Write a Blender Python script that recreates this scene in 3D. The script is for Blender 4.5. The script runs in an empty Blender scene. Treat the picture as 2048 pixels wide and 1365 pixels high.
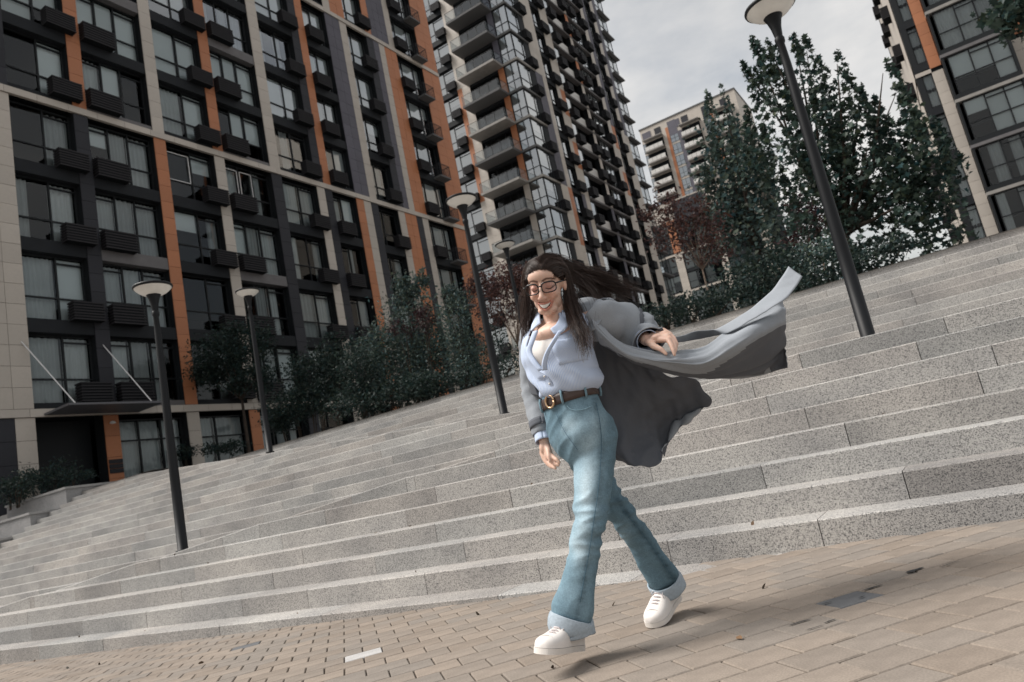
import bpy, bmesh, math, random
import numpy as np
from mathutils import Vector, Matrix
R = math.radians
random.seed(7)
rng = np.random.default_rng(11)
sc = bpy.context.scene
col = sc.collection

# ------------------------------------------------------------------ camera
FPX, AZ, PT, RL = 1460.43, R(30.775), R(10.433), R(11.677)
cF = Vector((-math.sin(AZ)*math.cos(PT), math.cos(AZ)*math.cos(PT), math.sin(PT)))
cR0 = Vector((math.cos(AZ), math.sin(AZ), 0)); cU0 = cR0.cross(cF)
cR = cR0*math.cos(RL) - cU0*math.sin(RL); cU = cR0*math.sin(RL) + cU0*math.cos(RL)
cam_d = bpy.data.cameras.new('camera'); cam = bpy.data.objects.new('camera', cam_d); col.objects.link(cam)
cam.matrix_world = Matrix(((cR.x, cU.x, -cF.x, 0), (cR.y, cU.y, -cF.y, 0), (cR.z, cU.z, -cF.z, 0), (0, 0, 0, 1)))
cam_d.sensor_width = 36; cam_d.lens = FPX/2048*36; cam_d.clip_end = 2000; cam_d.clip_start = 0.05
cam_d.dof.use_dof = True; cam_d.dof.focus_distance = 2.85; cam_d.dof.aperture_fstop = 5.0
sc.camera = cam
def ray(u, v):
    """horizontal-plan direction of a survey sight line (photo pixel) from the camera station"""
    return cR*((u-1024)/FPX) - cU*((v-682.5)/FPX) + cF
def atY(u, v, Y): d = ray(u, v); return d*(Y/d.y)
def atX(u, v, X): d = ray(u, v); return d*(X/d.x)
def atS(u, v, s):
    d = ray(u, v); return d*(s/(-math.sin(AZ)*d.x + math.cos(AZ)*d.y))

# ------------------------------------------------------------------ world: hazy, mostly clouded daylight
SUN_EL, SUN_AZ = R(52), R(243)      # azimuth clockwise from +Y (north): the sun stands behind the camera to the left
wd = bpy.data.worlds.new('World'); sc.world = wd; wd.use_nodes = True
nt = wd.node_tree; nt.nodes.clear()
out = nt.nodes.new('ShaderNodeOutputWorld'); bg = nt.nodes.new('ShaderNodeBackground')
sky = nt.nodes.new('ShaderNodeTexSky'); sky.sky_type = 'NISHITA'; sky.sun_disc = False
sky.sun_elevation = SUN_EL; sky.sun_rotation = SUN_AZ; sky.air_density = 1.6; sky.dust_density = 3.0
tc = nt.nodes.new('ShaderNodeTexCoord')
mp = nt.nodes.new('ShaderNodeMapping'); mp.inputs['Scale'].default_value = (1.0, 1.0, 2.2)
n1 = nt.nodes.new('ShaderNodeTexNoise'); n1.inputs['Scale'].default_value = 2.6; n1.inputs['Detail'].default_value = 7; n1.inputs['Roughness'].default_value = .55
cr = nt.nodes.new('ShaderNodeValToRGB'); cr.color_ramp.elements[0].position = .36; cr.color_ramp.elements[0].color = (0.42, 0.42, 0.42, 1)
cr.color_ramp.elements[1].position = .60; cr.color_ramp.elements[1].color = (.97, .97, .97, 1)
n2 = nt.nodes.new('ShaderNodeTexNoise'); n2.inputs['Scale'].default_value = 3.5; n2.inputs['Detail'].default_value = 6
cr2 = nt.nodes.new('ShaderNodeValToRGB'); cr2.color_ramp.elements[0].position = .3; cr2.color_ramp.elements[0].color = (8.0, 7.9, 7.75, 1)
cr2.color_ramp.elements[1].position = .7; cr2.color_ramp.elements[1].color = (10.2, 9.95, 9.65, 1)
mx = nt.nodes.new('ShaderNodeMix'); mx.data_type = 'RGBA'
nt.links.new(tc.outputs['Generated'], mp.inputs['Vector']); nt.links.new(mp.outputs[0], n1.inputs['Vector']); nt.links.new(mp.outputs[0], n2.inputs['Vector'])
nt.links.new(n1.outputs['Fac'], cr.inputs['Fac']); nt.links.new(n2.outputs['Fac'], cr2.inputs['Fac'])
nt.links.new(cr.outputs['Color'], mx.inputs['Factor']); nt.links.new(sky.outputs['Color'], mx.inputs['A']); nt.links.new(cr2.outputs['Color'], mx.inputs['B'])
nt.links.new(mx.outputs['Result'], bg.inputs['Color']); bg.inputs['Strength'].default_value = 0.069
nt.links.new(bg.outputs[0], out.inputs[0])
# the sun, softened by thin cloud
sl = bpy.data.lights.new('sun', 'SUN'); sl.energy = 3.6; sl.angle = R(30); sl.color = (1, .955, .90)
so = bpy.data.objects.new('sun', sl); col.objects.link(so)
sd = Vector((math.sin(SUN_AZ)*math.cos(SUN_EL), math.cos(SUN_AZ)*math.cos(SUN_EL), math.sin(SUN_EL)))
so.rotation_euler = sd.to_track_quat('Z', 'Y').to_euler(); so.location = (-20, -20, 40)
sc.view_settings.view_transform = 'Standard'; sc.view_settings.look = 'None'; sc.view_settings.gamma = 1; sc.view_settings.exposure = 0.42
sc.view_settings.use_curve_mapping = False
sc.cycles.max_bounces = 6; sc.cycles.transparent_max_bounces = 12; sc.cycles.diffuse_bounces = 3; sc.cycles.glossy_bounces = 3

# ------------------------------------------------------------------ materials
M = {}
def mat(name, color, rough=.7, metal=0, spec=.5, noise=None, bump=None, attr=None, coord='Object', var=0.0):
    """principled material; noise=(scale, amount) varies the colour, bump=(scale, strength, distance), attr multiplies by a colour attribute"""
    m = bpy.data.materials.new(name); m.use_nodes = True; n = m.node_tree; b = n.nodes['Principled BSDF']
    b.inputs['Roughness'].default_value = rough; b.inputs['Metallic'].default_value = metal; b.inputs['Specular IOR Level'].default_value = spec
    b.inputs['Base Color'].default_value = (*color, 1)
    src = None
    t = n.nodes.new('ShaderNodeTexCoord')
    vec = t.outputs[coord]
    if coord == 'Position':
        pass
    def rgb(c): 
        x = n.nodes.new('ShaderNodeRGB'); x.outputs[0].default_value = (*c, 1); return x.outputs[0]
    src = rgb(color)
    def mul(a, f_out, lo, hi):
        mr = n.nodes.new('ShaderNodeMapRange'); mr.inputs['To Min'].default_value = lo; mr.inputs['To Max'].default_value = hi
        n.links.new(f_out, mr.inputs['Value'])
        mm = n.nodes.new('ShaderNodeMix'); mm.data_type = 'RGBA'; mm.blend_type = 'MULTIPLY'; mm.inputs['Factor'].default_value = 1
        n.links.new(a, mm.inputs['A']); n.links.new(mr.outputs[0], mm.inputs['B']); return mm.outputs['Result']
    if noise:
        for sca, amt in (noise if isinstance(noise[0], tuple) else [noise]):
            x = n.nodes.new('ShaderNodeTexNoise'); x.inputs['Scale'].default_value = sca; x.inputs['Detail'].default_value = 4
            n.links.new(vec, x.inputs['Vector']); src = mul(src, x.outputs['Fac'], 1-amt*1.6, 1+amt*1.6)
    if var:
        oi = n.nodes.new('ShaderNodeObjectInfo'); src = mul(src, oi.outputs['Random'], 1-var, 1+var)
    if attr:
        a = n.nodes.new('ShaderNodeVertexColor'); a.layer_name = attr
        mm = n.nodes.new('ShaderNodeMix'); mm.data_type = 'RGBA'; mm.blend_type = 'MULTIPLY'; mm.inputs['Factor'].default_value = 1
        n.links.new(src, mm.inputs['A']); n.links.new(a.outputs['Color'], mm.inputs['B']); src = mm.outputs['Result']
    n.links.new(src, b.inputs['Base Color'])
    if bump:
        x = n.nodes.new('ShaderNodeTexNoise'); x.inputs['Scale'].default_value = bump[0]; x.inputs['Detail'].default_value = 3
        bp = n.nodes.new('ShaderNodeBump'); bp.inputs['Strength'].default_value = bump[1]; bp.inputs['Distance'].default_value = bump[2] if len(bump) > 2 else .01
        n.links.new(vec, x.inputs['Vector']); n.links.new(x.outputs['Fac'], bp.inputs['Height']); n.links.new(bp.outputs[0], b.inputs['Normal'])
    M[name] = m
    return m

def granite(name, c, dark, light):
    m = bpy.data.materials.new(name); m.use_nodes = True; n = m.node_tree; b = n.nodes['Principled BSDF']; b.inputs['Roughness'].default_value = .75
    g = n.nodes.new('ShaderNodeNewGeometry'); pos = g.outputs['Position']
    def vor(scale):
        v = n.nodes.new('ShaderNodeTexVoronoi'); v.feature = 'F1'; v.inputs['Scale'].default_value = scale; n.links.new(pos, v.inputs['Vector']); return v
    v1 = vor(230); v2 = vor(400)
    def ramp(src, p0, c0, p1, c1, interp='LINEAR'):
        r = n.nodes.new('ShaderNodeValToRGB'); e = r.color_ramp.elements; e[0].position = p0; e[0].color = c0; e[1].position = p1; e[1].color = c1
        r.color_ramp.interpolation = interp; n.links.new(src, r.inputs['Fac']); return r.outputs['Color']
    sep = n.nodes.new('ShaderNodeSeparateColor'); n.links.new(v1.outputs['Color'], sep.inputs[0])
    sep2 = n.nodes.new('ShaderNodeSeparateColor'); n.links.new(v2.outputs['Color'], sep2.inputs[0])
    f1 = ramp(sep.outputs[0], .12, (*dark, 1), .34, (1, 1, 1, 1))
    f2 = ramp(sep2.outputs[1], .0, (.62, .63, .64, 1), 1.0, (*light, 1))
    ns = n.nodes.new('ShaderNodeTexNoise'); ns.inputs['Scale'].default_value = 1.3; ns.inputs['Detail'].default_value = 5; n.links.new(pos, ns.inputs['Vector'])
    f3 = ramp(ns.outputs['Fac'], .28, (.70, .705, .715, 1), .68, (1.12, 1.11, 1.09, 1))
    at = n.nodes.new('ShaderNodeVertexColor'); at.layer_name = 'tone'
    prev = None
    base = n.nodes.new('ShaderNodeRGB'); base.outputs[0].default_value = (*c, 1); prev = base.outputs[0]
    for f in (f1, f2, f3, at.outputs['Color']):
        mm = n.nodes.new('ShaderNodeMix'); mm.data_type = 'RGBA'; mm.blend_type = 'MULTIPLY'; mm.inputs['Factor'].default_value = 1
        n.links.new(prev, mm.inputs['A']); n.links.new(f, mm.inputs['B']); prev = mm.outputs['Result']
    n.links.new(prev, b.inputs['Base Color'])
    bp = n.nodes.new('ShaderNodeBump'); bp.inputs['Strength'].default_value = .35; bp.inputs['Distance'].default_value = .003
    n.links.new(v1.outputs['Distance'], bp.inputs['Height']); n.links.new(bp.outputs[0], b.inputs['Normal'])
    M[name] = m

granite('granite', (.405, .392, .378), (.27, .275, .29), (1.35, 1.34, 1.32))
mat('mortar', (.10, .095, .09), .95)
mat('ramp_paving', (.42, .40, .38), .8, noise=((3, .12), (60, .2)))
mat('brick', (.236, .203, .174), .9, spec=.2, noise=((2.2, .14), (14, .12), (160, .24)), bump=(220, .3, .002), attr='tone')
mat('sand_joint', (.115, .096, .08), .95, noise=((40, .3)))
mat('soil', (.05, .045, .035), .95, noise=(3, .3))
mat('pavement', (.24, .23, .22), .9, noise=((.6, .2), (9, .15)))
mat('panel_beige', (.43, .39, .345), .6, noise=((.9, .10), (14, .04)), var=.06)
mat('panel_orange', (.38, .148, .066), .6, noise=((.9, .10), (14, .04)), var=.08)
mat('panel_dark', (.030, .031, .037), .6, spec=.2, noise=((.9, .12),), var=.12)
mat('panel_purple', (.105, .102, .124), .6, spec=.2, noise=((.9, .12),), var=.10)
mat('frame_black', (.010, .012, .014), .5, spec=.25)
mat('spandrel', (.014, .016, .019), .7, spec=.2, noise=(2, .2))
mat('spandrel_light', (.12, .115, .118), .7, noise=(2, .2))
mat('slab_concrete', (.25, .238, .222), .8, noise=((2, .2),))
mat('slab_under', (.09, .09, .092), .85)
mat('louver', (.024, .023, .026), .6, spec=.2)
mat('interior', (.012, .014, .016), .95, spec=.1)
mat('curtain', (.46, .45, .44), .9, noise=((1.2, .15),), var=.25)
mat('blind', (.66, .655, .64), .8, var=.10)
mat('parapet_light', (.52, .51, .49), .6, var=.05)
mat('lamp_metal', (.006, .007, .009), .5, spec=.25)
mat('canopy_metal', (.10, .10, .11), .5)
mat('steel_rod', (.55, .54, .53), .3, metal=.8)
mat('screen_white', (.7, .7, .7), .5)

def glass(name, tint, refl, rough=.02):
    m = bpy.data.materials.new(name); m.use_nodes = True; n = m.node_tree; n.nodes.clear()
    o = n.nodes.new('ShaderNodeOutputMaterial'); tr = n.nodes.new('ShaderNodeBsdfTransparent'); tr.inputs[0].default_value = (*tint, 1)
    gl = n.nodes.new('ShaderNodeBsdfGlossy'); gl.inputs['Color'].default_value = (.92, .95, .97, 1); gl.inputs['Roughness'].default_value = rough
    lw = n.nodes.new('ShaderNodeFresnel'); lw.inputs['IOR'].default_value = 1.5
    ad = n.nodes.new('ShaderNodeMath'); ad.operation = 'MULTIPLY_ADD'; ad.inputs[1].default_value = 1.0; ad.inputs[2].default_value = refl; ad.use_clamp = True
    n.links.new(lw.outputs[0], ad.inputs[0])
    mxs = n.nodes.new('ShaderNodeMixShader'); n.links.new(ad.outputs[0], mxs.inputs[0]); n.links.new(tr.outputs[0], mxs.inputs[1]); n.links.new(gl.outputs[0], mxs.inputs[2])
    n.links.new(mxs.outputs[0], o.inputs[0])
    # faint float-glass waviness
    g = n.nodes.new('ShaderNodeNewGeometry'); ns = n.nodes.new('ShaderNodeTexNoise'); ns.inputs['Scale'].default_value = .9; n.links.new(g.outputs['Position'], ns.inputs['Vector'])
    bp = n.nodes.new('ShaderNodeBump'); bp.inputs['Strength'].default_value = .06; bp.inputs['Distance'].default_value = .05
    n.links.new(ns.outputs['Fac'], bp.inputs['Height']); n.links.new(bp.outputs[0], gl.inputs['Normal'])
    M[name] = m
glass('window_glass', (.80, .87, .89), .0)
glass('tower_glass', (.70, .74, .76), .32)
glass('upper_glass', (.78, .84, .86), .22)
glass('rail_glass', (.72, .76, .77), .06)

# ------------------------------------------------------------------ helpers
def tag(o, label=None, cat=None, group=None, kind=None):
    if label: o['label'] = label
    if cat: o['category'] = cat
    if group: o['group'] = group
    if kind: o['kind'] = kind
    return o
def empty(name, loc=(0, 0, 0), label=None, cat=None, group=None):
    o = bpy.data.objects.new(name, None); col.objects.link(o); o.location = loc; o.empty_display_size = .2
    return tag(o, label, cat, group)
class MB:
    """collects shapes for one mesh"""
    def __init__(s): s.v = []; s.f = []; s.mi = []; s.c = []
    def add(s, verts, faces, mi=0, c=None):
        b = len(s.v); s.v += [tuple(p) for p in verts]; s.f += [tuple(b+i for i in f) for f in faces]; s.mi += [mi]*len(faces)
        if c is not None or s.c:
            s.c += [None]*(b-len(s.c)) + [c or (1, 1, 1)]*len(verts)
        return s
    def box(s, x0, x1, y0, y1, z0, z1, mi=0, c=None):
        return s.add([(x0, y0, z0), (x1, y0, z0), (x1, y1, z0), (x0, y1, z0), (x0, y0, z1), (x1, y0, z1), (x1, y1, z1), (x0, y1, z1)],
            [(3, 2, 1, 0), (4, 5, 6, 7), (0, 1, 5, 4), (1, 2, 6, 5), (2, 3, 7, 6), (3, 0, 4, 7)], mi, c)
    def tube(s, p, q, r0, r1=None, n=8, mi=0, cap=True, c=None):
        p = Vector(p); q = Vector(q); r1 = r0 if r1 is None else r1; d = (q-p).normalized()
        a = d.orthogonal().normalized(); b2 = d.cross(a)
        vs = [p+(a*math.cos(t)+b2*math.sin(t))*r0 for t in [2*math.pi*i/n for i in range(n)]] + [q+(a*math.cos(t)+b2*math.sin(t))*r1 for t in [2*math.pi*i/n for i in range(n)]]
        fs = [(i, (i+1) % n, n+(i+1) % n, n+i) for i in range(n)]
        if cap: fs += [tuple(range(n-1, -1, -1)), tuple(range(n, 2*n))]
        return s.add(vs, fs, mi, c)
    def path(s, pts, rad, n=6, mi=0, cap=True, c=None):
        pts = [Vector(p) for p in pts]; k = len(pts); rs = rad if hasattr(rad, '__len__') else [rad]*k
        d0 = (pts[1]-pts[0]).normalized(); a = d0.orthogonal().normalized(); vs = []
        for i in range(k):
            d = (pts[min(i+1, k-1)]-pts[max(i-1, 0)]).normalized()
            a = (a-d*a.dot(d)); a = a.normalized() if a.length > 1e-6 else d.orthogonal().normalized(); b2 = d.cross(a)
            vs += [pts[i]+(a*math.cos(2*math.pi*j/n)+b2*math.sin(2*math.pi*j/n))*rs[i] for j in range(n)]
        fs = [(i*n+j, i*n+(j+1) % n, (i+1)*n+(j+1) % n, (i+1)*n+j) for i in range(k-1) for j in range(n)]
        if cap: fs += [tuple(range(n-1, -1, -1)), tuple(range((k-1)*n, k*n))]
        return s.add(vs, fs, mi, c)
    def lathe(s, prof, n=24, mi=0, at=(0, 0, 0)):
        vs = []
        for r, z in prof: vs += [(at[0]+r*math.cos(2*math.pi*j/n), at[1]+r*math.sin(2*math.pi*j/n), at[2]+z) for j in range(n)]
        k = len(prof); return s.add(vs, [(i*n+j, i*n+(j+1) % n, (i+1)*n+(j+1) % n, (i+1)*n+j) for i in range(k-1) for j in range(n)], mi)
    def grid(s, P, mi=0, c=None):
        k = len(P); m_ = len(P[0]); return s.add([p for row in P for p in row], [(i*m_+j, i*m_+j+1, (i+1)*m_+j+1, (i+1)*m_+j) for i in range(k-1) for j in range(m_-1)], mi, c)
    def mesh(s, name, mats, smooth=False):
        me = bpy.data.meshes.new(name); me.from_pydata(s.v, [], s.f)
        for m in (mats if isinstance(mats, (list, tuple)) else [mats]): me.materials.append(M[m])
        if any(s.mi): me.polygons.foreach_set('material_index', s.mi)
        if s.c:
            s.c += [(1, 1, 1)]*(len(s.v)-len(s.c)); ca = me.color_attributes.new('tone', 'FLOAT_COLOR', 'POINT')
            ca.data.foreach_set('color', [x for q in s.c for x in (*(q or (1, 1, 1)), 1)])
        if smooth: me.polygons.foreach_set('use_smooth', [True]*len(me.polygons))
        me.update(); return me
    def build(s, name, mats, parent=None, loc=(0, 0, 0), rz=0, smooth=False):
        return place(name, s.mesh(name, mats, smooth), parent, loc, rz)
def place(name, me, parent=None, loc=(0, 0, 0), rz=0):
    o = bpy.data.objects.new(name, me); col.objects.link(o)
    o.location = loc; o.rotation_euler = (0, 0, rz)
    if parent is not None: o.parent = parent
    return o
CACHE = {}
def cached(key, fn):
    if key not in CACHE: CACHE[key] = fn()
    return CACHE[key]

# ------------------------------------------------------------------ ground levels
YL0, TR, RH, ZL0 = 3.865, .3015, .15, -.681          # lowest step: front, tread, rise, level
YM8, YU9 = 7.90, 9.92
zk = lambda k: ZL0+RH*k
zplaza = lambda x: -.652+.0195*x
ramp1 = lambda x: .519+.0785*(x+1.1)                   # descends to the left from the landing
ramp2 = lambda x: .519+.0875*(-1.15-x)                 # climbs to the left from the landing
X1 = lambda z: (z-.519)/.0785-1.1
X2 = lambda z: -1.15-(z-.519)/.0875
XS0, XS1 = -21.0, 9.0
ZT = zk(18)

def sheet(name, pts, m, kind='structure', thick=None):
    b = MB().add(pts, [tuple(range(len(pts)))]); o = b.build(name, m); o['kind'] = kind; return o
# plaza bed (sand under the pavers), gently sloping along the stairs, and the wide ground beyond
b = MB(); xs = [-400, -60, -25, -10, 0, 10, 60, 400]
b.grid([[(x, y, (zplaza(max(-25, min(x, 25)))-.012)) for x in xs] for y in (-400, -40, 0, 2, YL0+TR*1.5)])
plaza = b.build('plaza', 'sand_joint'); plaza['kind'] = 'structure'
# upper terrace on which the houses stand
b = MB(); b.add([(XS0, 10.9, ZT-.004), (-17.6, 10.9, ZT-.004), (-17.6, 12.6, ZT-.004), (XS1+30, 12.6, ZT-.004), (XS1+30, 30, ZT-.004), (400, 30, ZT-.004), (400, 900, ZT-.004), (-400, 900, ZT-.004), (-400, 10.9, ZT-.004)], [tuple(range(9))])
b.build('terrace', 'pavement')['kind'] = 'structure'

# ------------------------------------------------------------------ stairs of granite blocks with two ramps between the flights
stairs = empty('stairs', (0, 5, -.7)); tag(stairs, kind='structure')
so_ = Vector((0, 5, -.7))
blocks = []
def add_block(x0, x1, y, zb, top, depth, tone):
    """one granite block: x0..x1, front y, bottom zb, top(x); chamfered nosing"""
    g = .0024; c = .007; a, e = x0+g, x1-g
    if e-a < .03: return
    v = []
    for x in (a, e):
        t = top(x)
        v += [(x, y, min(zb, t-.01)), (x, y, max(t-c, min(zb, t-.01)+.001)), (x, y+c, t), (x, y+depth, t), (x, y+depth, min(zb, t-.01))]
    f = [(0, 5, 6, 1), (1, 6, 7, 2), (2, 7, 8, 3), (3, 8, 9, 4), (0, 1, 2, 3, 4), (9, 8, 7, 6, 5)]
    blocks.append((v, f, tone, ((x0+x1)/2, y, top((x0+x1)/2)), x1-x0))
def row(y, k, xa, xb, top, lens, cuts=()):
    """a course of blocks between xa and xb; `cuts` are places where the top changes slope"""
    x = xa; js = []
    while x < xb:
        js.append(x); x += random.uniform(*lens)
    js = [xa]+[j for j in js if xa+.25 < j < xb-.25]+[xb]
    js = sorted(js+[c for c in cuts if xa+.05 < c < xb-.05])
    for p, q in zip(js, js[1:]):
        t = random.choice((.8, .9, .97, 1.0, 1.03, 1.06, .93)); w = random.uniform(-.02, .025)
        add_block(p, q, y+random.uniform(-.0015, .0015), zk(k)-RH-.005, top, TR+.05, (t+w, t, t-w*.6))
for k in range(0, 9):                                      # lower flight: dies into the lower ramp on the left
    z = zk(k); xa = max(XS0, X1(zk(k-1)))
    row(YL0+TR*k, k, xa, 3.2+.2*k, lambda x, z=z: min(z, max(ramp1(x), z-RH)), (.8, 1.75), (X1(z),))
for k in range(1, 19):                                     # middle flight between the two ramps
    z = zk(k); xb = min(X1(z), X2(zk(k-1)))
    row(YM8+TR*(k-8), k, XS0, xb, lambda x, z=z: min(z, max(ramp2(x), z-RH)), (1.0, 2.3), (X2(z),))
for k in range(9, 19):                                     # upper flight, from the landing and the upper ramp to the terrace
    z = zk(k); row(YU9+TR*(k-9), k, X2(z), 5+.3*k, lambda x, z=z: z, (1.2, 2.5))
blocks.sort(key=lambda q: (Vector(q[3])).length/q[4]**.5)
rest = MB()
for i, (v, f, tone, c, L) in enumerate(blocks):
    if i < 295:
        MB().add([Vector(p)-so_ for p in v], f, 0, tone).build('granite_block', 'granite', stairs, (0, 0, 0))
    else: rest.add([Vector(p)-so_ for p in v], f, 0, tone)
if rest.v: tag(rest.build('granite_blocks', 'granite', stairs), kind='stuff')
core = MB()                                               # mortar and hardcore under the blocks, so no joint is hollow
for k in range(0, 9): core.box(max(XS0, X1(zk(k)))+.02, XS1, YL0+TR*k+.06-5, YL0+TR*(k+1)+.4-5, -2+.7, zk(k)-.02+.7)
for k in range(1, 19):
    xb = min(X1(zk(k)), X2(zk(k)))-.02
    if xb > XS0: core.box(XS0, xb, YM8+TR*(k-8)+.06-5, YM8+TR*(k-7)+.4-5, -2+.7, zk(k)-.02+.7)
for k in range(9, 19): core.box(X2(zk(k))+.02, XS1+6, YU9+TR*(k-9)+.06-5, YU9+TR*(k-8)+.4-5, -2+.7, zk(k)-.02+.7)
core.build('hardcore', 'mortar', stairs)
def strip(front, fb, zf, zinv, k0, k1, x_lo):
    b = MB()                                               # piece by piece behind the course that the ramp cuts
    for k in range(k0, k1+1):
        xa, xb = sorted((zinv(zk(k-1)), zinv(zk(k)))); xa = max(xa, x_lo)
        if xb <= xa: continue
        b.grid([[(x, front(k)+.03-5, zf(x)-.006+.7) for x in (xa, xb)], [(x, fb(zf(x))-5, zf(x)-.006+.7) for x in (xa, xb)]])
    return b
yl = lambda z: YL0+TR*(z-ZL0)/RH; ym = lambda z: YM8+TR*((z-ZL0)/RH-8); yu = lambda z: YU9+TR*((z-ZL0)/RH-9)
strip(lambda k: YL0+TR*k, lambda z: ym(z)+.3, ramp1, X1, -3, 8, XS0).build('ramp_surface', 'ramp_paving', stairs)
strip(lambda k: YM8+TR*(k-8), lambda z: yu(z)+.45, ramp2, X2, 9, 18, XS0).build('ramp_surface', 'ramp_paving', stairs)
MB().add([(-1.1, YL0+TR*8+.1-5, .519-.006+.7), (XS1, YL0+TR*8+.1-5, .519-.006+.7), (XS1, YU9+.1-5, .519-.006+.7), (-1.15, YU9+.1-5, .519-.006+.7)], [(0, 1, 2, 3)]).build('landing_surface', 'ramp_paving', stairs)

# stepped granite planters that close the stairs on the left
def planter(y0, y1, x0, ztop, label, nm='planter'):
    e = empty(nm, (XS0, y0, 0), label, 'planter', 'granite planters at the foot of the dark block')
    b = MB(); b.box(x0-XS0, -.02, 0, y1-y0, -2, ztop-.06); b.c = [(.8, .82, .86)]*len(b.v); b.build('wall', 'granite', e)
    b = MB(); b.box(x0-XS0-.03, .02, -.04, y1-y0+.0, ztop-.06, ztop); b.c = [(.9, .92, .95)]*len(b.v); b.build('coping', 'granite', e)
    return e
planter(10.5, 12.9, -24.4, 2.19, 'tallest granite planter wall at the far left end of the stairs')
planter(9.57, 10.49, -24.4, 1.64, 'middle granite planter wall stepping down beside the stairs')
planter(8.55, 9.56, -24.4, 1.10, 'lowest granite planter wall at the left picture edge')

# ------------------------------------------------------------------ pavers laid at 45 degrees
bl, bw = .190, .158
def brick_mesh(i):
    r = random.Random(i); t = r.uniform(.88, 1.08); w = r.uniform(-.03, .03); c = (t+w, t, t-w)
    if i == 90: c = (1.75, 2.0, 2.3)
    if i == 91: c = (.52, .62, .76)
    b = MB(); a, e, ch = bl/2-.0028, bw/2-.0028, .004
    b.add([(-a, -e, -.05), (a, -e, -.05), (a, e, -.05), (-a, e, -.05), (-a, -e, -ch), (a, -e, -ch), (a, e, -ch), (-a, e, -ch), (-a+ch, -e+ch, 0), (a-ch, -e+ch, 0), (a-ch, e-ch, 0), (-a+ch, e-ch, 0)],
          [(0, 1, 5, 4), (1, 2, 6, 5), (2, 3, 7, 6), (3, 0, 4, 7), (4, 5, 9, 8), (5, 6, 10, 9), (6, 7, 11, 10), (7, 4, 8, 11), (8, 9, 10, 11)], 0, c)
    return b.v, b.f, c
bms = [brick_mesh(i) for i in range(12)]
def bmesh_of(i):
    def fn():
        v, f, c = bms[i] if i < 12 else brick_mesh(i); return MB().add(v, f, 0, c).mesh('brick', 'brick')
    return cached(('brick', i), fn)
A45 = R(46); ca, sa = math.cos(A45), math.sin(A45); tilt = math.atan(.0195)
spots = []
for j in range(-70, 71):
    for i in range(-70, 71):
        px = (i+(.5 if j % 2 else 0)+.13)*bl; py = (j+.4)*bw
        x = -3+px*ca-py*sa; y = 2.6+px*sa+py*ca
        if -13 < x < 4.5 and -.6 < y < YL0+TR+.05: spots.append((x, y))
def inview(x, y):
    p = Vector((x, y, zplaza(x))); d = p.dot(cF)
    if d < .3: return 0
    u = 1024+FPX*p.dot(cR)/d; v = 682.5-FPX*p.dot(cU)/d
    if -30 < u < 2080 and v < 1400: return 1/d
    return 0
spots.sort(key=lambda s: -inview(*s))
rot = Matrix.Rotation(-tilt, 4, 'Y') @ Matrix.Rotation(A45, 4, 'Z')
special = {}
def nearest(x, y): return min(range(len(spots)), key=lambda i: (spots[i][0]-x)**2+(spots[i][1]-y)**2)
special[nearest(-2.9, 2.80)] = 90; special[nearest(-.645, 2.99)] = 91; special[nearest(-4.57, 3.34)] = 91
rest = MB()
for i, (x, y) in enumerate(spots):
    z = zplaza(x)+random.uniform(-.0015, .0012); q = special.get(i, random.randrange(12))
    if i < 297 or i in special:
        o = place('brick', bmesh_of(q), plaza); o.matrix_local = Matrix.Translation((x, y, z)) @ rot @ Matrix.Rotation(random.gauss(0, .008), 4, 'Z')
    else:
        v, f, c = bms[q % 12]; Mx = Matrix.Translation((x, y, z)) @ rot; rest.add([Mx @ Vector(p) for p in v], f, 0, c)
tag(rest.build('bricks', 'brick', plaza), kind='stuff')

# ------------------------------------------------------------------ facade kit (local x along the wall, -y outwards, z up)
def frame_mesh(w, h, cols, rows, off):
    """black aluminium frame: cols = fractions of width, rows[i] = fractions of height per column"""
    def fn():
        b = MB(); t = .055; d = .09
        b.box(0, w, 0, d, 0, t); b.box(0, w, 0, d, h-t, h); b.box(0, t, .002, d, t, h-t); b.box(w-t, w, .002, d, t, h-t)
        x = 0
        for i, c in enumerate(cols):
            x1 = x+c*w
            if i < len(cols)-1: b.box(x1-t*.55, x1+t*.55, .004, d, t, h-t)
            z = 0
            for r in rows[i][:-1]:
                z += r*h; b.box(x+(t if i == 0 else t*.55), x1-(t*.55 if i < len(cols)-1 else t), .006, d, z-t*.5, z+t*.5)
            x = x1
        return b.mesh('window_frame', 'frame_black')
    return cached(('frame', round(w, 2), round(h, 2), tuple(cols), tuple(map(tuple, rows))), fn)
def pane_mesh(w, h, m):
    def fn():
        return MB().add([(-w/2, 0, -h/2), (w/2, 0, -h/2), (w/2, 0, h/2), (-w/2, 0, h/2)], [(0, 1, 2, 3)]).mesh('pane', m)
    return cached(('pane', round(w, 2), round(h, 2), m), fn)
def curtain_mesh(w, h, var, m):
    def fn():
        r = random.Random(var); n = max(8, int(w*22)); P = [[], []]; ph = r.uniform(0, 6)
        for i in range(n+1):
            x = w*i/n; y = .055*math.sin(x*(34+8*math.sin(var))+ph+1.5*math.sin(x*3))+.03*r.random()
            P[0].append((x, y, 0)); P[1].append((x, y*.8, h))
        return MB().grid(P).mesh('curtain', m, smooth=True)
    return cached(('curtain', round(w, 2), round(h, 2), var, m), fn)
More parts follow.
